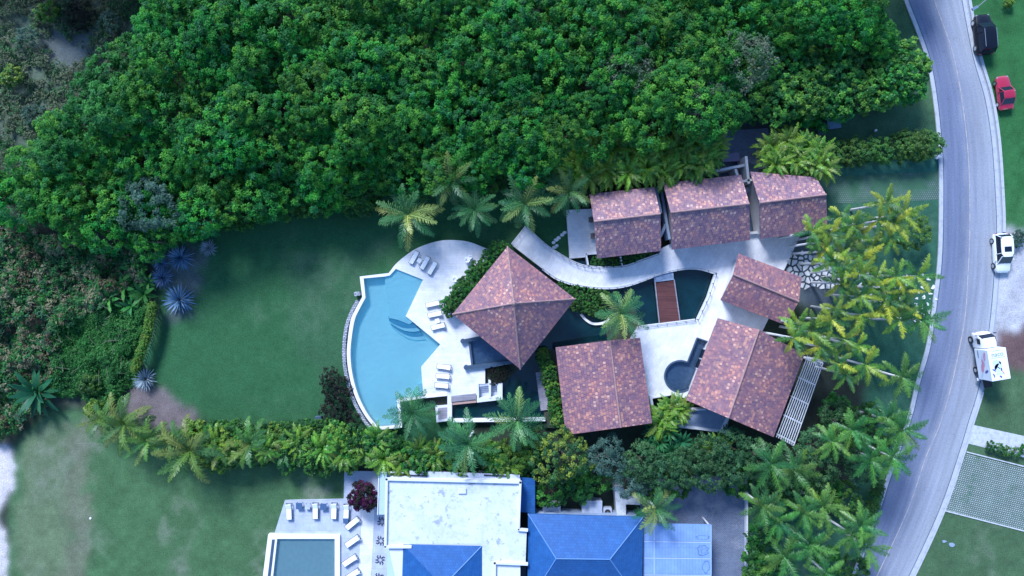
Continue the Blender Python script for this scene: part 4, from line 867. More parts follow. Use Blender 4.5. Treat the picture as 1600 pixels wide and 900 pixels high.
def car(name, loc, heading, Ln, W, Ht, paintm, label, style):
    t = empty(name, loc, heading, label, 'car'); h = Ln/2; w = W/2; belt = Ht*.58
    mb = MB(); st = [(-h,w*.80,.36,belt*.78),(-h+.10,w*.93,.27,belt*.92),(-h+.5,w,.24,belt*.98),(-.2,w,.22,belt),(h-1.45,w,.22,belt*.97),(h-.9,w*.97,.24,belt*.90),(h-.3,w*.90,.28,belt*.80),(h-.06,w*.78,.34,belt*.68),(h,w*.66,.4,belt*.6)]
    loft(mb, st); o = mb.build('body', paintm, t); smooth(o)
    if style == 'sedan': cb = (-h+.55, h-1.35); tp = (-h+1.25, h-2.0)
    else: cb = (-h+.12, h-1.1); tp = (-h+.5, h-1.95)
    wb, wt = w*.93, w*.72; zb, zt = belt*.96, Ht-.05
    B = [Vector(p) for p in ((cb[0],-wb,zb),(cb[1],-wb*.94,zb),(cb[1],wb*.94,zb),(cb[0],wb,zb))]; T_ = [Vector(p) for p in ((tp[0],-wt,zt),(tp[1],-wt,zt),(tp[1],wt,zt),(tp[0],wt,zt))]
    g_ = MB()
    for i in range(4): g_.face([B[i], B[(i+1)%4], T_[(i+1)%4], T_[i]])
    g_.face(T_); g_.face(B[::-1]); g_.build('windows', MT['glass'], t, bevel=.03)
    rf_ = MB(); zz = zt+.02
    x0, x1, rr_ = tp[0]-.10, tp[1]+.10, .22; G = []
    for iy in range(9):
        v = -1+iy/4; row = []
        for ix in range(9):
            u = -1+ix/4; xx = (x0+x1)/2+u*(x1-x0)/2*(1-.05*v*v*abs(u)); yy = v*(wt+.06)*(1-.07*u*u*abs(v)-.04*(u>0)*u); row.append(Vector((xx, yy, zt+.07-.06*v**4-.05*u**4)))
        G.append(row)
    for iy in range(8):
        for ix in range(8): rf_.face([G[iy][ix], G[iy][ix+1], G[iy+1][ix+1], G[iy+1][ix]])
    edge = G[0]+[G[i][8] for i in range(1,9)]+G[8][::-1][1:]+[G[i][0] for i in range(7,0,-1)]
    for i in range(len(edge)): a_, b_ = edge[i], edge[(i+1)%len(edge)]; rf_.face([a_-Vector((0,0,.07)), b_-Vector((0,0,.07)), b_, a_])
    ro_ = rf_.build('roof', paintm, t); smooth(ro_)
    pl = MB()
    for i in range(4): pl.tube([B[i]*1.0+Vector((0,0,.0)), T_[i]], .045, 6)
    for s_ in (-1,1): pl.tube([Vector((.1,s_*wb*.99,zb)), Vector((.0,s_*wt,zt))], .04, 6)
    pl.build('pillar', paintm, t)
    if style == 'white': m = MB(); m.box(((tp[0]+tp[1])/2+.3,0,zt+.075), (.62,wt*1.25,.02)); m.build('sunroof', MT['glass'], ro_)
    if style == 'black':
        for s_ in (-1,1): m = MB(); m.tube([(tp[0]+.1,s_*wt*.98,zt+.11),(tp[1]-.1,s_*wt*.98,zt+.11)], .035, 6); m.build('roof_rail', MT['chrome'], ro_)
    for s_ in (-1,1):
        m = MB(); m.box((cb[1]-.45, s_*(w+.08), zb+.06), (.16,.2,.13)); m.build('mirror', paintm, t, bevel=.03)
        m = MB(); m.box((h-.17, s_*w*.62, belt*.64), (.2,.34,.12), rz=-s_*.35); m.build('headlight', MT['lampgl'], t, bevel=.02)
        m = MB(); m.box((-h+.03, s_*w*.72, belt*.76), (.1,.26,.16)); m.build('tail_light', MT['redp'], t, bevel=.02)
        for x in (-h+.85*Ln/4.6, h-.85*Ln/4.6):
            r0 = .33*Ht/1.6+.02; m = MB(); m.tube([(x, s_*(w-.20), r0),(x, s_*(w+.015), r0)], r0, 20); wh = m.build('wheel', MT['black'], t)
            m = MB(); m.tube([(x, s_*(w+.016), r0),(x, s_*(w+.03), r0)], r0*.62, 16); m.build('rim', MT['chrome'], wh)
    m = MB(); m.box((-h+.02,0,belt*.6), (.03,.42,.12)); m.build('number_plate', MT['fabric'], t)
    return t
car('parked_car', at(1531,57,0), R(90+5), 4.75, 1.95, 1.78, MT['blackp'], 'black SUV with silver roof rails parked on the grass verge', 'black')
car('parked_car', at(1564,147,0), R(90+8), 4.0, 1.68, 1.42, MT['redp'], 'small crimson red sedan parked on the lawn beside the road', 'sedan')
car('parked_car', at(1559.5,396,0), R(-90+3), 4.65, 1.88, 1.66, MT['whitep'], 'white SUV with dark sunroof parked at the edge of the gravel lot', 'white')
# delivery truck
c = at(1561,569.5,3.15); rzt = R(90+9.5)
tk = empty('delivery_truck', (c.x, c.y, 0), rzt, 'small white box truck with printed pink and violet advertising on its cargo box', 'truck')
bw, bl_ = 2.15, 3.6
m = MB(); m.box((0,0,2.05), (bl_,bw,2.2)); bx = m.build('cargo_box', flat('truck_box_white', (.74,.78,.85), .4, var=.04), tk, bevel=.03)
m = MB(); m.box((-.0,0,.72), (6.0,.9,.22)); m.build('chassis', MT['black'], tk)
cx = bl_/2+.85
m = MB(); loft(m, [(cx-.75,.93,.55,2.25),(cx-.2,.93,.5,2.32),(cx+.35,.92,.5,2.2),(cx+.72,.9,.5,1.55),(cx+.9,.86,.5,1.3),(cx+.98,.8,.5,.95)]); cbo = m.build('cab', MT['whitep'], tk); smooth(cbo)
m = MB(); m.box((cx+.56,0,1.9), (.06,1.55,.66), ry=R(-28)); m.build('windshield', MT['glass'], cbo)
for s_ in (-1,1):
    m = MB(); m.box((cx+.05, s_*.93, 1.72), (.62,.05,.5)); m.build('side_window', MT['glass'], cbo)
    m = MB(); m.box((cx+.75, s_*1.08, 1.75), (.08,.22,.32)); m.build('mirror', MT['black'], cbo)
    for x in (cx+.15, -.85):
        m = MB(); m.tube([(x, s_*.72, .42),(x, s_*.98, .42)], .42, 20); wh = m.build('wheel', MT['black'], tk); m = MB(); m.tube([(x, s_*.985, .42),(x, s_*1.0, .42)], .22, 14); m.build('rim', MT['chrome'], wh)
    m = MB(); m.box((cx+.98, s_*.6, .85), (.06,.28,.2)); m.build('headlight', MT['chrome'], cbo)
m = MB(); m.box((-bl_/2-.1,0,.62), (.3,2.2,.12)); m.build('rear_bumper', MT['white'], tk)
ink2 = flat('violet_print', (.10,.10,.36), .5, var=.2); pink = flat('pink_print', (.62,.30,.42), .5, var=.3, scale=4); mag = flat('magenta_print', (.60,.12,.42), .5, var=.2); pale = flat('pale_print', (.55,.66,.82), .5, var=.15, scale=2); greyi = flat('grey_print', (.22,.27,.40), .5)
def text(s, size, mat, name, parent, M):
    cu = bpy.data.curves.new(name, 'FONT'); cu.body = s; cu.size = size; cu.align_x = 'CENTER'; cu.align_y = 'CENTER'; cu.extrude = .002; cu.offset = .006
    to = bpy.data.objects.new('tmp', cu); col.objects.link(to); dg = bpy.context.evaluated_depsgraph_get(); me = bpy.data.meshes.new_from_object(to.evaluated_get(dg)); bpy.data.objects.remove(to)
    me.materials.clear(); me.materials.append(mat); o = link(name, me, parent); o.matrix_local = M; return o
zt = 3.16; X = bl_/2
# roof: reads with its top towards the cab (local +x is image up)
Mr = Matrix.Translation((X-.62,0,zt)) @ Matrix.Rotation(R(-90),4,'Z')
text('naco', .74, greyi, 'lettering', bx, Mr)
def patch(name, pts, mat, side='roof'):
    m = MB()
    if side == 'roof': m.face([(x,y,zt+.002) for x, y in pts])
    else: m.face([(x, bw/2+.008, z) for x, z in pts][::-1])
    return m.build(name, mat, bx)
patch('print_line', [(X-1.02,-.85),(X-1.02,.85),(X-.98,.85),(X-.98,-.85)], greyi); patch('print_line', [(X-.2,-.5),(X-.2,.5),(X-.16,.5),(X-.16,-.5)], greyi)
def swoosh(cx_, cy_, l, w_, a, mat, side='roof', nm='print_shape'):
    P = []
    for t in np.linspace(0, 2*math.pi, 14)[:-1]:
        u = l*math.cos(t); v = w_*math.sin(t)+.25*l*math.cos(t)**2; P.append((cx_+u*math.cos(a)-v*math.sin(a), cy_+u*math.sin(a)+v*math.cos(a)))
    patch(nm, P, mat, side)
for a_ in ((-.1,.15,.75,.5,.2,pale),(-.15,.35,.42,.16,2.5,mag),(.2,-.15,.2,.1,.4,ink2),(-.55,.65,.24,.09,.9,ink2),(-.6,-.2,.22,.08,.1,ink2),(-1.0,.1,.5,.13,1.6,pale),(-1.15,.75,.28,.08,.3,ink2),(-1.4,.0,.18,.1,.7,ink2),(-.95,-.35,.30,.05,.5,mag),(-.35,.1,.25,.05,.8,pink)): swoosh(*a_)
for i, a_ in enumerate(((.5,2.2,.8,.35,.1,pale),(1.0,2.5,.55,.18,.2,pink),(.2,2.1,.5,.2,-.2,pink),(-.4,1.9,.6,.25,.2,pink),(-.75,2.5,.35,.15,1.0,ink2),(-1.2,1.7,.4,.15,.4,pale),(1.2,1.5,.5,.1,0,greyi))):
    P = []
    m = MB(); cx_, cz_, l, w_, an, mt = a_
    for t in np.linspace(0, 2*math.pi, 14)[:-1]:
        u = l*math.cos(t); v = w_*math.sin(t); P.append((cx_+u*math.cos(an)-v*math.sin(an), bw/2+.006+i*.0015, cz_+u*math.sin(an)+v*math.cos(an)))
    m.face(P); m.build('print_shape', mt, bx)

# ------------------------------------------------------------------ foliage
def norm(a): return a/np.maximum(np.linalg.norm(a, axis=-1, keepdims=True), 1e-9)
def rhombi(c, n, Ln, Wd, r, droop=None, tdir=None):
    k = len(c); t = norm(r.normal(size=(k,3))) if tdir is None else tdir
    t = norm(t - n*np.sum(t*n, 1, keepdims=True)); b_ = np.cross(n, t)
    Ln = np.broadcast_to(Ln, (k,))[:,None]; Wd = np.broadcast_to(Wd, (k,))[:,None]
    return np.stack([c-t*Ln/2, c+b_*Wd/2+t*Ln*.08, c+t*Ln/2, c-b_*Wd/2+t*Ln*.08], 1)
def quadmesh(name, Q, tint, mat):
    V = Q.reshape(-1,3); Fc = np.arange(len(V)).reshape(-1,4); return array_mesh(name, V, Fc, tint, mat, 'FACE')
def tints(k, cols, r, jit=.2):
    cols = np.array(cols); w_ = r.integers(0, len(cols), k); return cols[w_]*(1+r.uniform(-jit, jit, (k,1)))
def crown(name, Rr, Hh, ncl, per, clr, leaf, cols, seed, mat='leaf', asp=.5, flatb=.25, clustertint=True, hollow=.75):
    r = np.random.default_rng(seed); k = ncl
    th = r.uniform(0, 2*math.pi, k); u = r.uniform(-flatb, 1, k); rr = np.sqrt(np.clip(1-u*u, 0, 1)); rad = r.uniform(hollow, 1.03, k)*(1+.13*np.sin(3*th+seed)+.08*np.sin(7*th+seed*2))
    dirs = np.stack([rr*np.cos(th), rr*np.sin(th), u], 1); cc = dirs*rad[:,None]*np.array([Rr, Rr, Hh])
    cc[:,2] += r.normal(0, .08*Hh, k)
    ct = tints(k, cols, r, .22)
    D = norm(r.normal(size=(k,per,3)) + np.array([0,0,.55]) + dirs[:,None]*.7); rl = clr*r.uniform(.55, 1.0, (k,per,1))*r.uniform(.7,1.25,(k,1,1))
    c = (cc[:,None]+D*rl*np.array([1,1,.75])).reshape(-1,3); n = norm(D*.55+np.array([0,0,.75])+r.normal(0,.38,(k,per,3))).reshape(-1,3)
    tdir = norm(D*np.array([1,1,.2])+r.normal(0,.35,(k,per,3))).reshape(-1,3)
    K = len(c); Q = rhombi(c, n, leaf*r.uniform(.7,1.3,K), leaf*asp*r.uniform(.8,1.2,K), r, tdir=tdir)
    tt = np.repeat(ct, per, 0)*(1+r.uniform(-.18,.18,(K,1)))
    return Q, tt
def trunkmb(h, rb, rt, seed, limbs=4, spread=1.0):
    r = random.Random(seed); mb = MB(); a = (r.uniform(-.3,.3), r.uniform(-.3,.3))
    mb.tube([(0,0,-.1),(a[0]*.5,a[1]*.5,h*.5),(a[0],a[1],h)], [rb,(rb+rt)/2,rt], 8)
    for i in range(limbs):
        t = 2*math.pi*i/limbs+r.uniform(-.4,.4); z = h*r.uniform(.45,.75); mb.tube([(a[0]*z/h,a[1]*z/h,z),(math.cos(t)*spread*.5,math.sin(t)*spread*.5,z+h*.18),(math.cos(t)*spread,math.sin(t)*spread,h*1.12)], [rt*.9,rt*.6,rt*.25], 6)
    return mb
def fronds(nf, Ln, Wd, e0, e1, droop, nl, cols, seed, plumose=False, lw=.075, yellow=0, ycols=None, curl=.0, vdroop=.35, tipy=0):
    r = np.random.default_rng(seed); Qs = []; Ts = []
    for i in range(nf):
        az = 2*math.pi*(i*.381966+r.uniform(-.03,.03))*1.0; f = i/max(nf-1,1); el = e0+(e1-e0)*f+r.uniform(-.1,.1); L_ = Ln*r.uniform(.85,1.1); dr = droop*r.uniform(.8,1.2)
        S = 14; s_ = np.linspace(0,1,S); ang = el-dr*s_**1.3; azs = az+curl*r.uniform(-1,1)*s_
        dx = np.cos(ang)*np.cos(azs); dy = np.cos(ang)*np.sin(azs); dz = np.sin(ang); T_ = np.stack([dx,dy,dz],1); P = np.vstack([np.zeros(3), np.cumsum(T_[:-1]*L_/(S-1), 0)])
        side = norm(np.cross(T_, [0,0,1.])); up = norm(np.cross(side, T_))
        base = tints(1, ycols if (ycols and r.random() < yellow) else cols, r, .15)[0]
        # rachis
        w0 = np.linspace(.05,.012,S)[:,None]; A = P+side*w0; B = P-side*w0
        Qs.append(np.stack([A[:-1],A[1:],B[1:],B[:-1]],1)); Ts.append(np.tile(base*1.25+.01,(S-1,1)))
        k = nl*2; ss = np.repeat(np.linspace(.10,1,nl),2)+r.uniform(-.01,.01,k); ss = np.clip(ss,0,1); sg = np.tile([1,-1],nl)[:,None]
        pos = np.stack([np.interp(ss,s_,P[:,j]) for j in range(3)],1); tt = np.stack([np.interp(ss,s_,T_[:,j]) for j in range(3)],1); sd_ = np.stack([np.interp(ss,s_,side[:,j]) for j in range(3)],1); uu = np.stack([np.interp(ss,s_,up[:,j]) for j in range(3)],1)
        ll = Wd*np.clip(np.sin(math.pi*(.12+.80*ss)),.15,1)*r.uniform(.6,1.15,k)
        if plumose: ro = r.uniform(-.75,.55,(k,1)); d = sd_*sg*np.cos(ro)+uu*np.sin(ro)+tt*.75
        else: d = sd_*sg+tt*(.55+.5*ss[:,None])+uu*r.uniform(-.25,.25,(k,1))+uu*.10+tt*r.uniform(-.2,.25,(k,1))
        d = norm(d); mid = pos+d*ll[:,None]*.5; tip = mid+norm(d+np.array([0,0,-vdroop*2]))*ll[:,None]*.5
        pw = norm(np.cross(d, uu)+1e-6)*lw*.5*r.uniform(.8,1.2,(k,1))
        Qs.append(np.stack([pos-pw*.4, mid-pw, mid+pw, pos+pw*.4],1)); Qs.append(np.stack([mid-pw, tip-pw*.1, tip+pw*.1, mid+pw],1))
        tb = base*(1+r.uniform(-.15,.15,(k,1)))
        if tipy: tb = tb+(np.array([.32,.36,.03])-tb)*np.clip((ss-.45)*1.6,0,1)[:,None]*tipy*r.random()
        Ts.append(tb); Ts.append(tb)
    return np.concatenate(Qs), np.concatenate(Ts)

# --- meshes
GF = [(.032,.175,.022),(.052,.22,.024),(.020,.125,.024),(.080,.265,.026),(.032,.165,.040)]
FM = []
for s_ in range(7):
    Q, T_ = crown('c', 2.3, 1.9, 92, 40, .43, .27, GF, 100+s_, flatb=.1, asp=.42); FM.append(quadmesh('forest_crown', Q, T_, MT['leaf']))
GE = [(.04,.17,.028),(.055,.20,.035),(.03,.14,.035)]
EM = []
for s_ in range(3):
    Q, T_ = crown('c', 2.3, 1.9, 84, 42, .38, .29, GE, 130+s_, flatb=.1, asp=.40); EM.append(quadmesh('forest_crown', Q, T_, MT['leaf']))
TM = [trunkmb(1.0, .02, .013, s_, 5, .16).mesh('trunk', MT['bark']) for s_ in range(3)]
BF = [trunkmb(5.2, .16, .10, s_, 5, 1.4).mesh('trunk', MT['bark']) for s_ in range(3)]
def put_tree(name, px, py, zc, s, cm, tm, ht, label, cat, group=None, rz=None, zs=1.0):
    """crown centre seen at pixel px,py at height zc"""
    c = at(px, py, zc); t = empty(name, (c.x, c.y, 0), rz if rz is not None else random.uniform(0,6.28), label, cat, group)
    k = link('crown', cm, t); k.location = (0,0,zc); k.scale = (s, s, s*zs)
    m = link('trunk', tm, t); m.scale = (1,1,zc/ht)
    return t
FOREST = [(-30,290),(60,250),(110,180),(170,120),(225,55),(250,-25),(1345,-25),(1370,30),(1400,70),(1430,150),(1360,185),(1180,180),(1080,195),(1000,200),(900,235),(860,265),(780,275),(690,270),(600,280),(480,300),(370,320),(290,350),(240,385),(180,370),(100,340),(30,325)]
pts = []; R2 = random.Random(5); tries = 0
mind = 36
def gapped(x, y):
    return any((x-gx_)**2/a_**2+(y-gy_)**2/b_**2 < 1 for gx_, gy_, a_, b_ in ((955,200,40,14),(295,125,14,16),(1075,15,22,14),(655,115,10,22),(900,60,12,16),(1280,50,18,14),(1090,115,16,10)))
while tries < 60000 and len(pts) < 262:
    tries += 1; x, y = R2.uniform(-30,1450), R2.uniform(-28,380)
    if not inpoly(np.array([x]), np.array([y]), FOREST)[0] or gapped(x, y): continue
    md = mind*(1-.0*(x/1600))
    if all((x-a)**2+((y-b_)*1.12)**2 > md*md for a, b_ in pts): pts.append((x, y))
print('forest trees', len(pts))
for i, (x, y) in enumerate(pts):
    z = 6.6+R2.uniform(-1.1,1.5); s = R2.uniform(.8,1.25)
    if y > 215: z -= min(2.4, (y-215)/45*1.3)
    e = x > 1130 and y > 40
    edge = x < 190+ (300-y)*.1 and y < 280
    if e and y > 70: cm = None
    cm = (EM if edge and R2.random()<.7 else FM)[R2.randrange(3 if edge else 7) if not edge else R2.randrange(3)]
    if e and y > 60: continue
    put_tree('forest_tree', x, y, z, s, cm, R2.choice(BF), 6.0, 'green broadleaf tree in the '+('left' if x < 330 else 'middle-left' if x < 650 else 'middle-right' if x < 980 else 'right')+(' upper' if y < 110 else ' central' if y < 215 else ' lower')+' part of the dense forest', 'tree', 'dense forest trees, '+('left' if x < 330 else 'middle-left' if x < 650 else 'middle-right' if x < 980 else 'right')+(' upper' if y < 110 else ' central' if y < 215 else ' lower'))
# unseen rim of the forest beyond the frame, and undergrowth inside it
def scatter_join(name, specs, meshQ, mat, label=None, kind='stuff', cat=None):
    Qs = []; Ts = []
    for (x, y, z, s, a) in specs:
        Q, T_ = meshQ[R2.randrange(len(meshQ))]; c, sn = math.cos(a), math.sin(a); q = Q@np.array([[c,sn,0],[-sn,c,0],[0,0,1]])*s + np.array(at(x, y, z)); Qs.append(q); Ts.append(T_*R2.uniform(.75,1.25))
    o = link(name, quadmesh(name, np.concatenate(Qs), np.concatenate(Ts), mat)); tag(o, label, cat, None, kind); return o
lowQ = [crown('c', 1.7, .8, 30, 24, .4, .30, GF, 300+i, flatb=0) for i in range(3)]
sp = [(R2.uniform(-60,1450), -45-R2.uniform(0,120), R2.uniform(4,6.5), 1.5, R2.uniform(0,6)) for _ in range(130)]
scatter_join('forest_rim', sp, lowQ, MT['leaf'], 'dense forest canopy continuing beyond the upper edge', cat='forest')
sp = []
while len(sp) < 330:
    x, y = R2.uniform(-20,1440), R2.uniform(-20,380)
    if inpoly(np.array([x]), np.array([y]), FOREST)[0] and not gapped(x, y): sp.append((x, y, R2.uniform(1.2,3.6), 1.0, R2.uniform(0,6)))
scatter_join('undergrowth', sp, lowQ, MT['leaf'], 'dark leafy undergrowth beneath the dense forest', cat='undergrowth')

# road-side bushy trees (larger glossy leaves, yellow-green tips)
GS = [(.04,.17,.025),(.065,.21,.025),(.025,.12,.025),(.10,.25,.03)]
SM = []
for s_ in range(3):
    Q, T_ = crown('c', 2.4, 1.5, 100, 26, .36, .30, GS, 160+s_, flatb=.2, asp=.7); SM.append(quadmesh('seagrape_crown', Q, T_, MT['gloss']))
seg = [(1165,70),(1205,75),(1245,65),(1290,80),(1330,70),(1370,85),(1150,110),(1190,115),(1230,110),(1270,120),(1310,115),(1350,120),(1390,115),(1425,100),(1160,150),(1200,155),(1245,155),(1290,158),(1330,155),(1372,155),(1400,145),(1425,128),(1225,168),(1265,168),(1310,165),(1350,162),(1175,172),(1120,180)]
for x, y in seg:
    y -= 10*(y > 140)+4
    put_tree('roadside_tree', x+R2.uniform(-6,6), y+R2.uniform(-5,5), R2.uniform(3.5,4.6), R2.uniform(.85,1.1), SM[R2.randrange(3)], BF[R2.randrange(3)], 6.0, 'glossy-leaved tree in the '+('road-side' if x > 1360 else 'middle' if x > 1250 else 'villa-side')+(' upper' if y < 110 else ' lower')+' part of the clump beside the upper road', 'tree', 'glossy trees, '+('road side' if x > 1360 else 'middle' if x > 1250 else 'villa side')+(' upper' if y < 110 else ' lower'))
# greyish tree on the forest edge and a few pale crowns
GG = [(.075,.16,.11),(.10,.19,.13),(.06,.13,.085)]
Q, T_ = crown('c', 2.5, 1.6, 110, 30, .5, .26, GG, 171); PG = quadmesh('grey_crown', Q, T_, MT['leaf'])
put_tree('pale_tree', 233,322,6.0,1.15,PG,BF[0],6.0,'pale grey-green round tree at the lower forest edge above the agaves','tree')
GP = [(.10,.15,.085),(.06,.13,.05),(.15,.17,.12),(.05,.12,.05)]
Q, T_ = crown('c', 2.6, 1.6, 100, 26, .5, .26, GP, 172); PP = quadmesh('flowering_crown', Q, T_, MT['leaf'])
for i, (x, y, lb) in enumerate(((985,110,'pale olive tree with dry seed heads above the dark forest gap'),(1090,150,'pale olive tree with whitish blossom right of the dark forest gap'),(1165,95,'olive tree with whitish blossom among the upper right forest trees'))):
    put_tree('blossoming_tree', x, y, 7.2, 1.1, PP, BF[1], 6.0, lb, 'tree')

# shrub library
def shrubmesh(nm, Rr, Hh, ncl, per, clr, leaf, cols, seed, mat='gloss', asp=.6, **kw):
    Q, T_ = crown('c', Rr, Hh, ncl, per, clr, leaf, cols, seed, asp=asp, flatb=kw.get('flatb', .0), hollow=kw.get('hollow', .7)); return quadmesh(nm, Q, T_, MT[mat])
SH = [shrubmesh('shrub', 1.5, 1.1, 55, 26, .30, .26, [(.035,.13,.022),(.055,.17,.022),(.025,.09,.022)], 200+i) for i in range(3)]
SY = [shrubmesh('shrub', 1.4, 1.1, 50, 24, .32, .30, [(.10,.21,.025),(.06,.17,.025),(.15,.25,.03)], 210+i) for i in range(2)]
SG = [shrubmesh('shrub', 1.6, 1.3, 60, 26, .34, .20, [(.075,.14,.11),(.05,.11,.075),(.04,.10,.06)], 220+i, 'leaf') for i in range(2)]
SB = shrubmesh('bougainvillea', 1.6, 1.2, 170, 40, .28, .20, [(.04,.012,.035),(.09,.010,.075),(.03,.025,.025),(.035,.035,.022)], 231, 'leaf', hollow=.55)
SD = [shrubmesh('shrub', 1.6, 1.0, 70, 26, .28, .18, [(.018,.02,.018),(.03,.028,.022),(.012,.03,.016)], 240, 'leaf')]
HG = [shrubmesh('hedge', 1.5, 1.2, 80, 30, .24, .17, [(.06,.16,.03),(.09,.20,.03),(.045,.13,.03)], 250+i, 'gloss', flatb=.3) for i in range(2)]
STM = [trunkmb(1.0, .07, .03, 30+s_, 5, .5).mesh('stem', MT['bark']) for s_ in range(2)]
def shrub(px, py, rpx, zc, lib, label, group=None, name='shrub', nomR=1.5, zs=1.0, cat='shrub'):
    me = lib[R2.randrange(len(lib))] if isinstance(lib, list) else lib
    c = at(px, py, zc); t = empty(name, (c.x, c.y, 0), R2.uniform(0,6.28), label, cat, group); s = M2(rpx)/nomR*(1-zc/H)
    k = link('crown', me, t); k.location = (0,0,zc); k.scale = (s,s,s*zs); m = link('stem', STM[R2.randrange(2)], t); m.scale = (1,1,max(zc,.4)); return t
# hedge bank at the forest foot above the pool lawn
for i in range(44):
    t_ = i/43; x = 290+t_*350; y = 352-52*math.sin(t_*1.25)+R2.uniform(-12,6)
    if i < 36: shrub(x, y, R2.uniform(17,25), R2.uniform(1.0,2.0), SH, 'low glossy green shrub in the bank at the forest foot above the lawn', 'shrubs at the forest foot')
    if i % 2 == 0: shrub(x, y-25, R2.uniform(20,28), 3.0, SH, 'taller green shrub behind the bank of low shrubs at the forest foot', 'taller shrubs at the forest foot')
for i in range(16):
    x = 640+i*16; shrub(x, 292-R2.uniform(0,22)-(x-640)*.07, R2.uniform(18,25), R2.uniform(1.5,3), SH, 'dark shrub behind the coconut palms at the forest edge', 'shrubs behind the coconut palms')
# hedge beside pavilion
for i in range(11):
    t_ = i/10; x = 703+t_*82; y = 479-t_*93+3*math.sin(i*2); 
    for k in (0,1): shrub(x-k*6+2, y-k*5+3, 12.5, 1.9, SH, 'leafy shrub in the dense hedge along the left roof edge of the pavilion', 'hedge beside the pavilion', nomR=1.5, zs=1.2)
for x, y in ((930,408),(942,409),(955,409),(966,410),(980,405),(992,401),(1003,396),(1015,392)): shrub(x, y, 8, .9, SH, 'low green plant in the planter in front of the left villa', 'planter plants before the left villa')
for x, y in ((878,450),(888,458),(900,455),(905,468),(916,458),(925,470),(930,460),(942,462),(915,480),(900,478),(925,485),(938,480),(890,468)): shrub(x, y, 10, 1.0, SH, 'dark green plant on the pond island below the walkway railing', 'plants on the pond island')
for x, y in ((770,583),(780,580),(790,577),(772,593),(783,590)): shrub(x, y, 9, .9, SD, 'dark low plant in the shaded bed beside the plunge basin', 'plants beside the plunge basin', nomR=1.6)
for i in range(14): shrub(851+i*1.6+R2.uniform(-3,3), 553+i*8, 11, 1.3, SH if i%3 else SY, 'flowering shrub in the narrow bed left of the reddish-brown villa', 'shrubs in the narrow bed')
SDn = SD
shrub(527,612,24,.6,SD,'dark blackish shrub left of the pool retaining wall','dark shrubs by the pool wall',nomR=1.6); shrub(524,640,22,.6,SD,'dark blackish shrub left of the pool retaining wall','dark shrubs by the pool wall',nomR=1.6); shrub(545,655,17,.6,SD,'dark blackish shrub left of the pool retaining wall','dark shrubs by the pool wall',nomR=1.6)
shrub(516,590,16,.8,SD,'small dark shrub at the top of the dark clump by the pool wall',nomR=1.6)
shrub(569,774,25,2.0,SB,'round purple bougainvillea bush on the lower house terrace',name='bougainvillea_bush',nomR=1.8,cat='bush')
# rounded hedges near road
for i in range(5): shrub(1300+i*18, 240-i*1, 21, 1.2, HG, 'clipped rounded hedge shrub in the left hedge beside the upper driveway', 'left clipped hedge', 'hedge_shrub')
for i in range(4): shrub(1404+i*15, 231-i*1.5, 23, 1.4, HG, 'clipped rounded hedge shrub in the right hedge near the road', 'right clipped hedge', 'hedge_shrub')
shrub(1424,362,28,1.6,HG,'round clipped bush right of the palm grove near the road','', 'round_bush',cat='bush')
# long hedge row along the bottom
hr = random.Random(21)
for i in range(62):
    t_ = i/61; x = 300+t_*540; y = 690+20*t_+hr.uniform(-22,26)
    lib = hr.choice([SH, SH, SH, SY]) if x < 700 else hr.choice([SH, SY])
    if 500 < x < 640: lib = hr.choice([SY, SH])
    shrub(x, y, hr.uniform(16,25), hr.uniform(1.2,2.6), lib, ('yellow-green' if lib is SY else 'deep green')+' shrub in the long hedge row between the pool lawn and the lower house', ('yellow' if lib is SY else 'green')+' shrubs of the long hedge row')
for i in range(26):
    t_ = i/25; x = 310+t_*235; shrub(x, 668+hr.uniform(-4,10), hr.uniform(10,15), 1.0, SH, 'small leafy shrub on the lawn side of the long hedge row', 'small shrubs on the lawn side')
# trees of the lower garden
HEDGE_ARECAS = [(470,690),(505,700),(540,708),(575,705),(600,715),(630,722),(655,705),(680,712),(590,685),(560,690),(360,705),(340,690),(420,700),(1030,660),(1120,700),(770,715),(795,725)]
GT = [(.14,.22,.03),(.05,.14,.035),(.03,.10,.035),(.19,.26,.03)]
RT = shrubmesh('round_crown', 3.3, 2.4, 170, 26, .40, .26, GT, 261, 'gloss', flatb=.2)
def tree2(px, py, z, s, me, label, name='garden_tree'): return put_tree(name, px, py, z, s, me, BF[0], 6.0, label, 'tree')
tree2(873,708,4.0,1.0,RT,'large round tree with yellow-green leaf tips left of the pale grey tree')
Q, T_ = crown('c', 2.3, 1.7, 110, 30, .42, .20, [(.075,.15,.12),(.055,.12,.09),(.10,.18,.14)], 262, flatb=.2); GTm = quadmesh('grey_tree_crown', Q, T_, MT['leaf'])
tree2(948,712,3.6,1.0,GTm,'pale blue-grey tree below the reddish-brown villa'); tree2(985,752,3.0,.85,GTm,'small grey-green tree above the L-shaped wall')
Q, T_ = crown('c', 2.4, 1.6, 120, 28, .42, .24, [(.045,.12,.05),(.07,.16,.06),(.03,.09,.035)], 263, flatb=.2); DT = quadmesh('dark_tree_crown', Q, T_, MT['leaf'])
for i, (x, y, s) in enumerate(((1000,722,.9),(1035,735,.9),(1072,728,.9),(1108,712,.95),(1140,700,.9),(1150,730,.8),(1110,745,.75),(1180,712,.9),(1275,700,.9),(1225,745,.9),(1310,655,.85),(1345,725,.85),(1280,735,.9))):
    tree2(x, y, 3.8, s, DT, 'dark green small-leaved tree in the belt between the tiled villas and the cobbled driveway').__setitem__('group', 'dark trees of the lower belt')
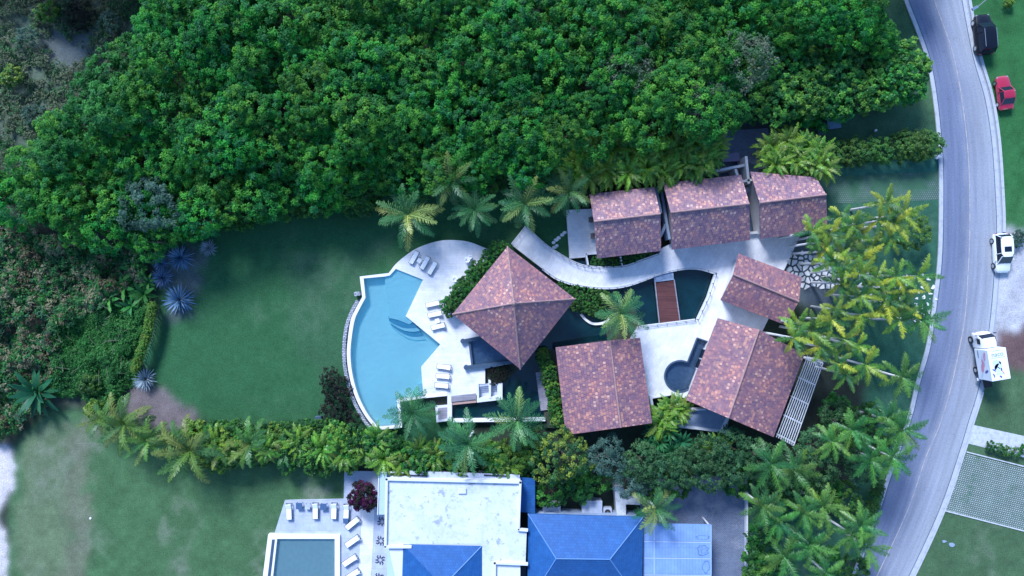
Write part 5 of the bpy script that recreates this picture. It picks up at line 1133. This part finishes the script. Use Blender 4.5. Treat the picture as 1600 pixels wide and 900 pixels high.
for i, (x, y) in enumerate(((905,760),(860,770),(930,748),(1020,760),(1060,752),(1150,750),(890,745),(1210,790),(1190,830),(1180,870),(1200,885),(1290,760),(1180,895),(1320,780),(1290,880),(1330,885),(1200,760),(1250,770),(1300,640),(1330,690),(1365,690),(1350,650))):
    shrub(x, y, 24, 1.5, SH, 'dark shrub filling the shade beneath the lower garden trees', 'shade shrubs of the lower garden')
for i in range(9): shrub(1372-i*2.6+ (0 if i<5 else -3), 757+i*10, 11, 1.0, HG, 'small clipped shrub in the row along the lower road kerb', 'shrub row along the lower road', 'hedge_shrub')
# narrow bright hedge left of the lawn
for i in range(22):
    t_ = i/21; shrub(238-t_*24+3*math.sin(t_*4), 478+t_*98, 7.5, 1.5, SY, 'bright yellow-green plant in the thin hedge line at the left lawn edge', 'thin hedge line at the lawn edge', nomR=1.4)
# planter by right driveway
for x, y in ((1547,696),(1560,700),(1573,704),(1588,706),(1599,702)): shrub(x, y, 8, .5, SH, 'small green plant in the strip beside the grass-paver driveway', 'plants beside the paver driveway')
for x, y in ((1577,375),(1586,380),(1596,372),(1590,366)): shrub(x, y, 9, .4, SG, 'low grey-green plant where the lawn meets the gravel lot', 'plants at the gravel edge', nomR=1.6)
shrub(1574,4,9,.4,SY,'small bright plant on the lawn right of the street lamp')

# palms
CC = [(.06,.19,.06),(.10,.25,.075),(.04,.15,.055)]
CY = [(.22,.32,.08),(.28,.34,.08)]
CP = []
for s_ in range(4):
    Q, T_ = fronds(18, 3.4, .95, 1.15, -.12, 1.15, 30, CC, 400+s_, lw=.062, yellow=.2, ycols=CY, curl=.5, vdroop=.85); CP.append(quadmesh('palm_crown', Q, T_, MT['frond']))
YC = [(.12,.25,.04),(.08,.21,.045),(.20,.27,.06),(.06,.17,.05)]
YP = []
for s_ in range(3):
    Q, T_ = fronds(16, 3.2, .85, 1.2, -.05, 1.3, 32, YC, 420+s_, lw=.070, curl=.6, vdroop=.8); YP.append(quadmesh('palm_crown', Q, T_, MT['frond']))
def palmtrunk(seed, rb=.17, rt=.11, lean=.0, mat='palebark'):
    r = random.Random(seed); a = r.uniform(0,6.28); mb = MB()
    mb.tube([(math.cos(a)*lean*(1-t)**2, math.sin(a)*lean*(1-t)**2, t) for t in np.linspace(0,1,6)], list(np.linspace(rb,rt,6)), 8); return mb.mesh('palm_trunk', MT[mat])
PTM = [palmtrunk(s_, lean=.6) for s_ in range(3)]; FTM = [palmtrunk(10+s_, .15, .10, lean=.25) for s_ in range(3)]
def palm(px, py, z, rpx, lib, nom, label, group=None, tm=PTM, name='palm_tree', zs=1.0, cat='palm tree'):
    c = at(px, py, z); t = empty(name, (c.x,c.y,0), R2.uniform(0,6.28), label, cat, group); s = M2(rpx)*(1-z/H)/nom
    k = link('crown', lib[R2.randrange(len(lib))], t); k.location = (0,0,z); k.scale = (s,s,s*zs); m = link('trunk', tm[R2.randrange(len(tm))], t); m.scale = (1,1,z); return t
for (x, y, r0, z, lb) in ((638,335,50,4.5,'leftmost coconut palm of the row, hanging over the lawn above the pool'),(704,282,44,6,'highest coconut palm of the row, against the forest edge'),(741,327,38,4.5,'small coconut palm between two larger ones above the pool deck'),
      (820,318,46,5,'coconut palm above the upper left end of the walkway'),(888,300,40,5.5,'coconut palm beside the leftmost upper villa'),(970,490,43,5,'coconut palm on the pond island left of the footbridge'),
      (645,645,42,4,'coconut palm at the lower tip of the pool'),(730,692,48,4.5,'coconut palm right of the square grate above the white-roofed house'),(808,657,48,4.5,'coconut palm above the large round tree by the channel')):
    palm(x, y, z, r0, CP, 3.0, lb)
for (x, y, r0, z, lb) in ((195,662,46,3,'yellowish palm at the left end of the hedge row beside bare soil'),(232,688,36,2.5,'short yellowish palm just right of the leftmost hedge palm'),(298,703,55,3.2,'large yellow-brown palm spreading over the lower lawn'),(268,690,32,2.6,'small yellow palm behind the large yellow-brown palm'),
       (345,706,30,2.4,'green palm between the large yellow-brown palm and its right neighbour'),(160,655,30,2.2,'small palm at the far left start of the hedge row'),(392,693,38,2.6,'yellowish palm in the hedge row above the terrace lawn')):
    palm(x, y, z, r0, YP, 2.8, lb)
for (x, y, r0, z, lb) in ((1024,795,38,4.5,'coconut palm leaning over the corner of the blue roof and carport'),(445,705,26,2,'small palm in the hedge row right of the yellowish palms'),(530,715,22,2,'short palm at the hedge foot above the terrace corner')): palm(x, y, z, r0, CP, 3.0, lb)
# foxtail palms
FY = [(.13,.27,.03),(.07,.19,.035),(.22,.32,.03),(.04,.15,.04)]; FYy = [(.36,.40,.03),(.26,.34,.03)]
FG = [(.05,.18,.035),(.085,.23,.035),(.035,.14,.04)]; FGy = [(.14,.27,.04),(.10,.23,.04)]
FP = []; FPG = []
for s_ in range(5):
    Q, T_ = fronds(9, 2.35, .50, 1.0, -.05, 1.05, 46, FY, 450+s_, plumose=True, lw=.055, yellow=.22, ycols=FYy, curl=.2, vdroop=.15, tipy=.75); FP.append(quadmesh('foxtail_crown', Q, T_, MT['frond']))
for s_ in range(4):
    Q, T_ = fronds(12, 3.0, .66, 1.1, -.1, 1.05, 46, FG, 470+s_, plumose=True, lw=.058, yellow=.25, ycols=FGy, curl=.25, vdroop=.2, tipy=.25); FPG.append(quadmesh('foxtail_crown', Q, T_, MT['frond']))
grove = [(1280,378),(1330,370),(1300,410),(1390,450),(1300,500),(1268,362),(1297,365),(1313,340),(1333,352),(1290,392),(1318,396),(1345,405),(1322,420),(1363,384),(1390,372),(1343,428),(1313,442),(1370,435),(1400,432),(1432,432),(1345,462),(1382,472),(1412,478),(1405,500),(1307,483),(1345,492),(1247,505),(1268,518),(1283,542),(1318,530),(1340,540),(1308,568),(1322,585),(1352,570),(1240,528),(1415,455)]
def GR(x, y):
    v = 'above the flagstones' if y < 420 else 'over the flagstone path' if y < 510 else 'near the pergola'
    return ('at the house side of the grove, ' if x < 1310 else 'in the middle of the grove, ' if x < 1365 else 'at the road side of the grove, ')+v
for x, y in grove: palm(x, y, 7.6+R2.uniform(-1,1.4), 28*R2.uniform(.8,1.25), FP, 2.1, 'foxtail palm '+GR(x,y), 'yellow foxtail palms '+GR(x,y), FTM, 'foxtail_palm')
grove2 = [(1385,317),(1372,345),(1398,350),(1410,335),(1440,500),(1410,590)]
for x, y in grove2: palm(x, y, 6.8+R2.uniform(-.8,1), 31*R2.uniform(.9,1.15), FPG if y > 480 else FP, 2.6 if y > 480 else 2.1, 'green foxtail palm at the road side of the yellow grove', 'green foxtail palms near the road', FTM, 'foxtail_palm')
lowp = [(1205,725),(1385,655),(1330,672),(1410,672),(1360,715),(1395,715),(1300,690),(1255,800),(1215,812),(1285,790),(1330,835),(1355,855),(1265,850),(1225,870),(1290,895),(1190,790),(1345,820),(1240,735)]
for x, y in lowp: palm(x, y, 5.8+R2.uniform(-1,1.4), 38*R2.uniform(.85,1.2), FPG, 2.8, 'dark green foxtail palm in the lower right garden between driveway and road', 'foxtail palms of the lower right garden', FTM, 'foxtail_palm')
# areca clumps
AC = [(.11,.25,.022),(.07,.19,.022),(.16,.30,.025)]
AM = []
for s_ in range(3):
    Q, T_ = fronds(30, 2.6, .5, 1.35, .35, 1.5, 20, AC, 500+s_, lw=.10, curl=.5, vdroop=.5, yellow=.2, ycols=[(.16,.25,.04)]); AM.append(quadmesh('areca_crown', Q, T_, MT['frond']))
acl = [(905,250),(930,240),(955,232),(985,238),(1010,232),(1035,240),(1060,235),(1085,228),(1105,240),(920,275),(950,268),(980,270),(1010,262),(1035,268),(1060,258),(1085,262),(1110,225),(1095,250),(900,268),(940,255)]
for x, y in acl: palm(x, y, 3.3, 29, AM, 2.0, 'areca palm clump with arching strap fronds behind the left and middle villas', 'areca clumps behind the villas', [STM[0]], 'areca_palm', zs=1.0)
for x, y in ((1205,232),(1230,225),(1255,232),(1275,240),(1210,255),(1240,252),(1265,258),(1282,262)): palm(x, y, 3.0, 26, AM, 1.9, 'bright areca palm clump behind the rightmost upper villa', 'areca clumps behind the right villa', [STM[0]], 'areca_palm')
for x, y in ((1048,635),(1060,640),(1040,650)): palm(x, y, 2.2, 22, AM, 2.0, 'yellowish areca palm below the round spa pool', 'areca palms below the spa pool', [STM[1]], 'areca_palm')
for x, y in HEDGE_ARECAS: palm(x, y, 2.2, R2.uniform(19,27), AM, 2.0, 'strappy yellow-green palm clump among the shrubs of the long hedge row', 'palm clumps in the hedge row', [STM[0]], 'areca_palm')
# banana-like plants, agaves
def rosette(nl, Ln, Wd, e0, e1, cols, seed, droop=.5, seg=4):
    r = np.random.default_rng(seed); Qs = []; Ts = []
    for i in range(nl):
        az = i*2.39996+r.uniform(-.1,.1); el = e0+(e1-e0)*(i/(nl-1))**.8; L_ = Ln*r.uniform(.8,1.1); p = np.zeros(3); base = tints(1, cols, r, .2)[0]; side = np.array([-math.sin(az), math.cos(az), 0]); pw = 0.4
        for k in range(seg):
            a_ = el-droop*(k/seg); d = np.array([math.cos(a_)*math.cos(az), math.cos(a_)*math.sin(az), math.sin(a_)]); q = p+d*L_/seg; w1 = math.sin(math.pi*min(1,(k+1)/seg)*.92+.12) if k < seg-1 else .05
            Qs.append(np.stack([p-side*Wd*pw/2, q-side*Wd*w1/2, q+side*Wd*w1/2, p+side*Wd*pw/2])[None]); Ts.append(base[None]); p = q; pw = w1
    return np.concatenate(Qs), np.concatenate(Ts)
Q, T_ = rosette(90, 1.5, .10, 1.45, -.05, [(.10,.18,.32),(.15,.24,.38),(.06,.12,.22)], 600, droop=.35); AG = quadmesh('agave', Q, T_, MT['agave'])
Q, T_ = rosette(90, 1.5, .10, 1.45, -.05, [(.22,.28,.34),(.16,.22,.28),(.30,.35,.38)], 601, droop=.2); AG2 = quadmesh('agave', Q, T_, MT['agave'])
def ros(px, py, rpx, me, nom, label, name, cat, z=.25, group=None):
    o = link(name, me); o.location = at(px, py, z); o.scale = (M2(rpx)/nom,)*3; o.rotation_euler = (0,0,R2.uniform(0,6)); tag(o, label, cat, group); return o
ros(283,403,21,AG,1.4,'blue agave, upper right one of the group at the lawn corner','agave','agave'); ros(252,412,14,AG,1.4,'small blue agave at the upper left of the group','agave','agave'); ros(255,434,18,AG,1.4,'blue agave left of centre, beside the banana leaves','agave','agave')
ros(282,468,25,AG,1.4,'largest blue agave standing alone on the lawn edge','agave','agave'); ros(228,592,19,AG2,1.4,'pale grey agave at the lower left lawn corner','agave','agave'); ros(326,388,14,AG2,1.4,'faint blue-grey agave under the forest edge at the top of the lawn','agave','agave')
Q, T_ = rosette(13, 2.0, .5, 1.2, .15, [(.05,.22,.04),(.08,.28,.05),(.035,.16,.04)], 610, droop=.8, seg=5); BN = quadmesh('banana_plant', Q, T_, MT['gloss'])
for i, (x, y, r0) in enumerate(((214,422,22),(195,450,22),(225,460,22),(172,468,22),(205,478,16),(232,440,15))): ros(x, y, r0, BN, 1.7, 'broad-leaved bright green banana plant in the clump left of the agaves', 'banana_plant', 'banana plant', .7, 'banana clump left of the agaves')
Q, T_ = rosette(26, 2.2, .42, 1.3, .1, [(.03,.16,.06),(.05,.20,.07),(.025,.12,.05)], 611, droop=.7, seg=5); BD = quadmesh('banana_plant', Q, T_, MT['gloss'])
ros(60,612,38,BD,1.9,'large dark green broad-leaved plant at the left edge of the lower lawn','banana_plant','plant',.8)
for i, (x, y) in enumerate(((1010,700),(1030,690),(1050,705),(1065,690),(1020,675),(1045,675),(1060,712),(1085,700))): ros(x, y, 17, BD, 1.9, 'broad-leaved dark plant below the reddish-brown villa corner', 'broadleaf_plant', 'plant', 2.2, 'broad-leaved plants by the villa corner')
# left thicket and upper-left scrub
def ground_cover(name, poly, n, cols, leaf, seed, hmax, label, per=14, clr=.35, warp=0, dens=None):
    r = np.random.default_rng(seed); xs = [p[0] for p in poly]; ys = [p[1] for p in poly]; P = np.stack([r.uniform(min(xs),max(xs),n*3), r.uniform(min(ys),max(ys),n*3)],1)
    wx_ = P[:,0]+(fbm(P[:,0]+500,P[:,1]+500,40,3)-.5)*50; wy_ = P[:,1]+(fbm(P[:,0]+500,P[:,1]+500,40,13)-.5)*50
    ok = inpoly(wx_, wy_, poly)
    if dens is not None: ok &= fbm(P[:,0]+900, P[:,1]+900, dens[0], seed) > dens[1]
    P = P[ok][:n]; k = len(P); hh = fbm(P[:,0]+300, P[:,1]+300, 22, seed+3); hh = np.clip((hh-.25)*1.8, .05, 1)*hmax; 
    c0 = np.stack([(P[:,0]-800)*H/F, (450-P[:,1])*H/F, hh],1); ti = (fbm(P[:,0]+100, P[:,1]+700, 30, seed+8)*len(cols)*1.3-.15*len(cols)+r.uniform(-.8,.8,k)).astype(int).clip(0,len(cols)-1); ct = np.array(cols)[ti]*(1+r.uniform(-.25,.25,(k,1)))
    D = norm(r.normal(size=(k,per,3))+np.array([0,0,.4])); rs = r.uniform(.5,1.4,(k,1,1)); c = (c0[:,None]+D*clr*rs*r.uniform(.4,1,(k,per,1))).reshape(-1,3); c[:,2] = np.maximum(c[:,2], .03)
    nn = norm(D*.5+np.array([0,0,.7])+r.normal(0,.4,(k,per,3))).reshape(-1,3); K = len(c)
    Q = rhombi(c, nn, leaf*r.uniform(.6,1.4,K), leaf*.45, r); T_ = np.repeat(ct, per, 0)*(1+r.uniform(-.2,.2,(K,1)))
    o = link(name, quadmesh(name, Q, T_, MT['leaf'])); tag(o, label, 'undergrowth' if 'thick' in name else 'scrub', None, 'stuff')
TH = [(-80,335),(40,345),(140,380),(215,385),(235,410),(225,450),(150,480),(105,520),(95,600),(80,640),(20,690),(-80,700)]
ground_cover('thicket', TH, 5200, [(.04,.12,.035),(.17,.145,.085),(.07,.21,.05),(.055,.17,.055),(.26,.25,.15),(.07,.22,.05),(.06,.16,.075),(.12,.10,.06)], .34, 700, 2.2, 'tangled brown and green thicket left of the pool lawn')
ground_cover('herbage', [(95,500),(150,470),(238,478),(214,600),(150,640),(85,620)], 3400, [(.04,.20,.05),(.06,.27,.06),(.035,.15,.05)], .25, 705, 1.3, 'bright green feathery herbage left of the thin hedge line')
SCP = [(-80,-60),(260,-60),(235,30),(160,130),(80,220),(10,290),(-80,320)]
ground_cover('scrub', SCP, 4200, [(.05,.14,.05),(.12,.18,.09),(.17,.20,.12),(.07,.18,.06),(.15,.20,.11)], .26, 710, 1.1, 'grey-green dry scrub on bare ground in the upper left corner', dens=(26,.38))
ground_cover('forest_edge_cover', [(60,230),(150,130),(230,20),(270,20),(200,150),(120,240),(60,330),(0,330)], 900, [(.04,.15,.05),(.06,.20,.05)], .28, 712, 2.5, 'bright shrubs in front of the upper left forest edge')
r3 = random.Random(3); mb = MB()
for _ in range(170):
    x, y = r3.uniform(-20,200), r3.uniform(350,600); c = at(x, y, r3.uniform(.5,1.6)); a = r3.uniform(0,3.14); l = r3.uniform(.5,1.8); d = Vector((math.cos(a)*l, math.sin(a)*l, r3.uniform(-.2,.5))); mb.tube([c, c+d*.5+Vector((r3.uniform(-.1,.1),r3.uniform(-.1,.1),.1)), c+d], [.02,.016,.006], 4, cap=False)
tag(mb.build('dead_branches', MT['twig']), 'bare grey twigs lying over the thicket at the left edge', 'branches', None, 'stuff')
for i, (x, y, r0, lib, lb) in enumerate(((75,20,18,SY,'bright green bush at the upper left corner of the scrub'),(125,25,22,SD,'reddish-brown dry bush beside the grey bare patch'),(45,60,16,SG,'grey-green bush left of the bare patch'),(175,35,16,SG,'grey-green bush between the bare patch and the forest'),(20,120,18,SY,'green bush at the left edge below the scrub corner'),(60,185,20,SG,'large grey bush in the middle of the scrub'),(150,640,17,SY,'bright yellow-green bush beside the bare soil patch'),(140,600,16,SH,'dark green bush left of the pale grey agave'))):
    shrub(x, y, r0, .9, lib, lb, name='bush', cat='bush')
# ------------------------------------------------------------------ street furniture
lm = empty('street_lamp', at(1552,12,0), R(0), 'grey street lamp arm reaching over the grass verge above the black SUV', 'street lamp')
m = MB(); o0 = Vector(lm.location); hd = at(1528,12,6.5)-o0; bs = at(1549,-6,6.2)-o0; bs = Vector((0,0,0)); bt = Vector((0.0,0.9,5.6))
lm.location = at(1534,4,0)+Vector((.9,1.6,0)); o0 = Vector(lm.location); hd = at(1526,12,6.6)-o0
m.tube([(0,0,0),(0,0,5.8),(hd.x*.4,hd.y*.4,6.5),tuple(hd)], [.09,.07,.05,.045], 8); m.build('pole', MT['rail'], lm)
m = MB(); m.box(hd+Vector((-.2,-.05,0)), (.7,.3,.14), rz=.5); m.build('lamp_head', MT['chrome'], lm, bevel=.03)
bx_ = empty('transformer_box', at(1296,196,0), R(8), 'dark blue-grey transformer cabinet in the shade under the roadside trees', 'utility box')
m = MB(); m.box((0,0,.55), (1.5,1.2,1.1)); m.build('cabinet', MT['slate'], bx_, bevel=.04); m = MB(); m.box((0,0,1.13), (1.6,1.3,.07)); m.build('lid', flat('lid_blue', (.12,.19,.30), .5), bx_, bevel=.02); m = MB(); m.box((-1.1,-.2,.1), (.9,1.6,.2)); m.build('plinth', MT['slate'], bx_)
m = MB(); m.box(at(1465,244,.45), (.5,.4,.9), rz=.6); m.box(at(1465,244,.95), (.62,.52,.08), rz=.6); tag(m.build('meter_box', MT['white'], bevel=.02), 'small white box standing at the kerb below the right hedge', 'utility box')
m = MB(); c = at(1368,204,.25); m.box(c, (.3,.25,.3), rz=.4); tag(m.build('garden_light', MT['white'], bevel=.05), 'tiny white garden light on the shaded lawn above the hedges', 'garden light')
m = MB(); m.box(at(1375,2,.4), (.8,.5,.8), rz=.3); tag(m.build('litter_bin', MT['black'], bevel=.05), 'black bin at the top edge left of the road', 'bin')
m = MB(); m.box(at(1583,141,.03), (.45,.3,.02), rz=.5); tag(m.build('paper_sheet', MT['fabric']), 'white scrap lying on the lawn right of the red sedan', 'litter')
for i, (x, y, s, lb) in enumerate(((1475,846,.5,'left blue-grey rag on the lower right lawn'),(1487,851,.7,'larger blue-grey rag on the lower right lawn'))):
    m = MB(); c = at(x, y, 0); m.prism([(c.x+s*.6*math.cos(t)*r3.uniform(.6,1.2), c.y+s*.35*math.sin(t)*r3.uniform(.6,1.2)) for t in np.linspace(0,6.28,10)[:-1]], 0, .06); tag(m.build('rag', MT['bluewash']), lb, 'litter')
m = MB(); c = at(141,810,.08); m.tube([c-Vector((0,0,.08)), c], .12, 10); tag(m.build('sprinkler_head', MT['fabric']), 'tiny pale sprinkler head on the lower left lawn', 'sprinkler')
m = MB(); m.box(at(498,653,.25), (.8,.5,.5)); tag(m.build('pump_box', MT['slate'], bevel=.08), 'small dark pump box at the lawn edge left of the dark shrubs', 'utility box')
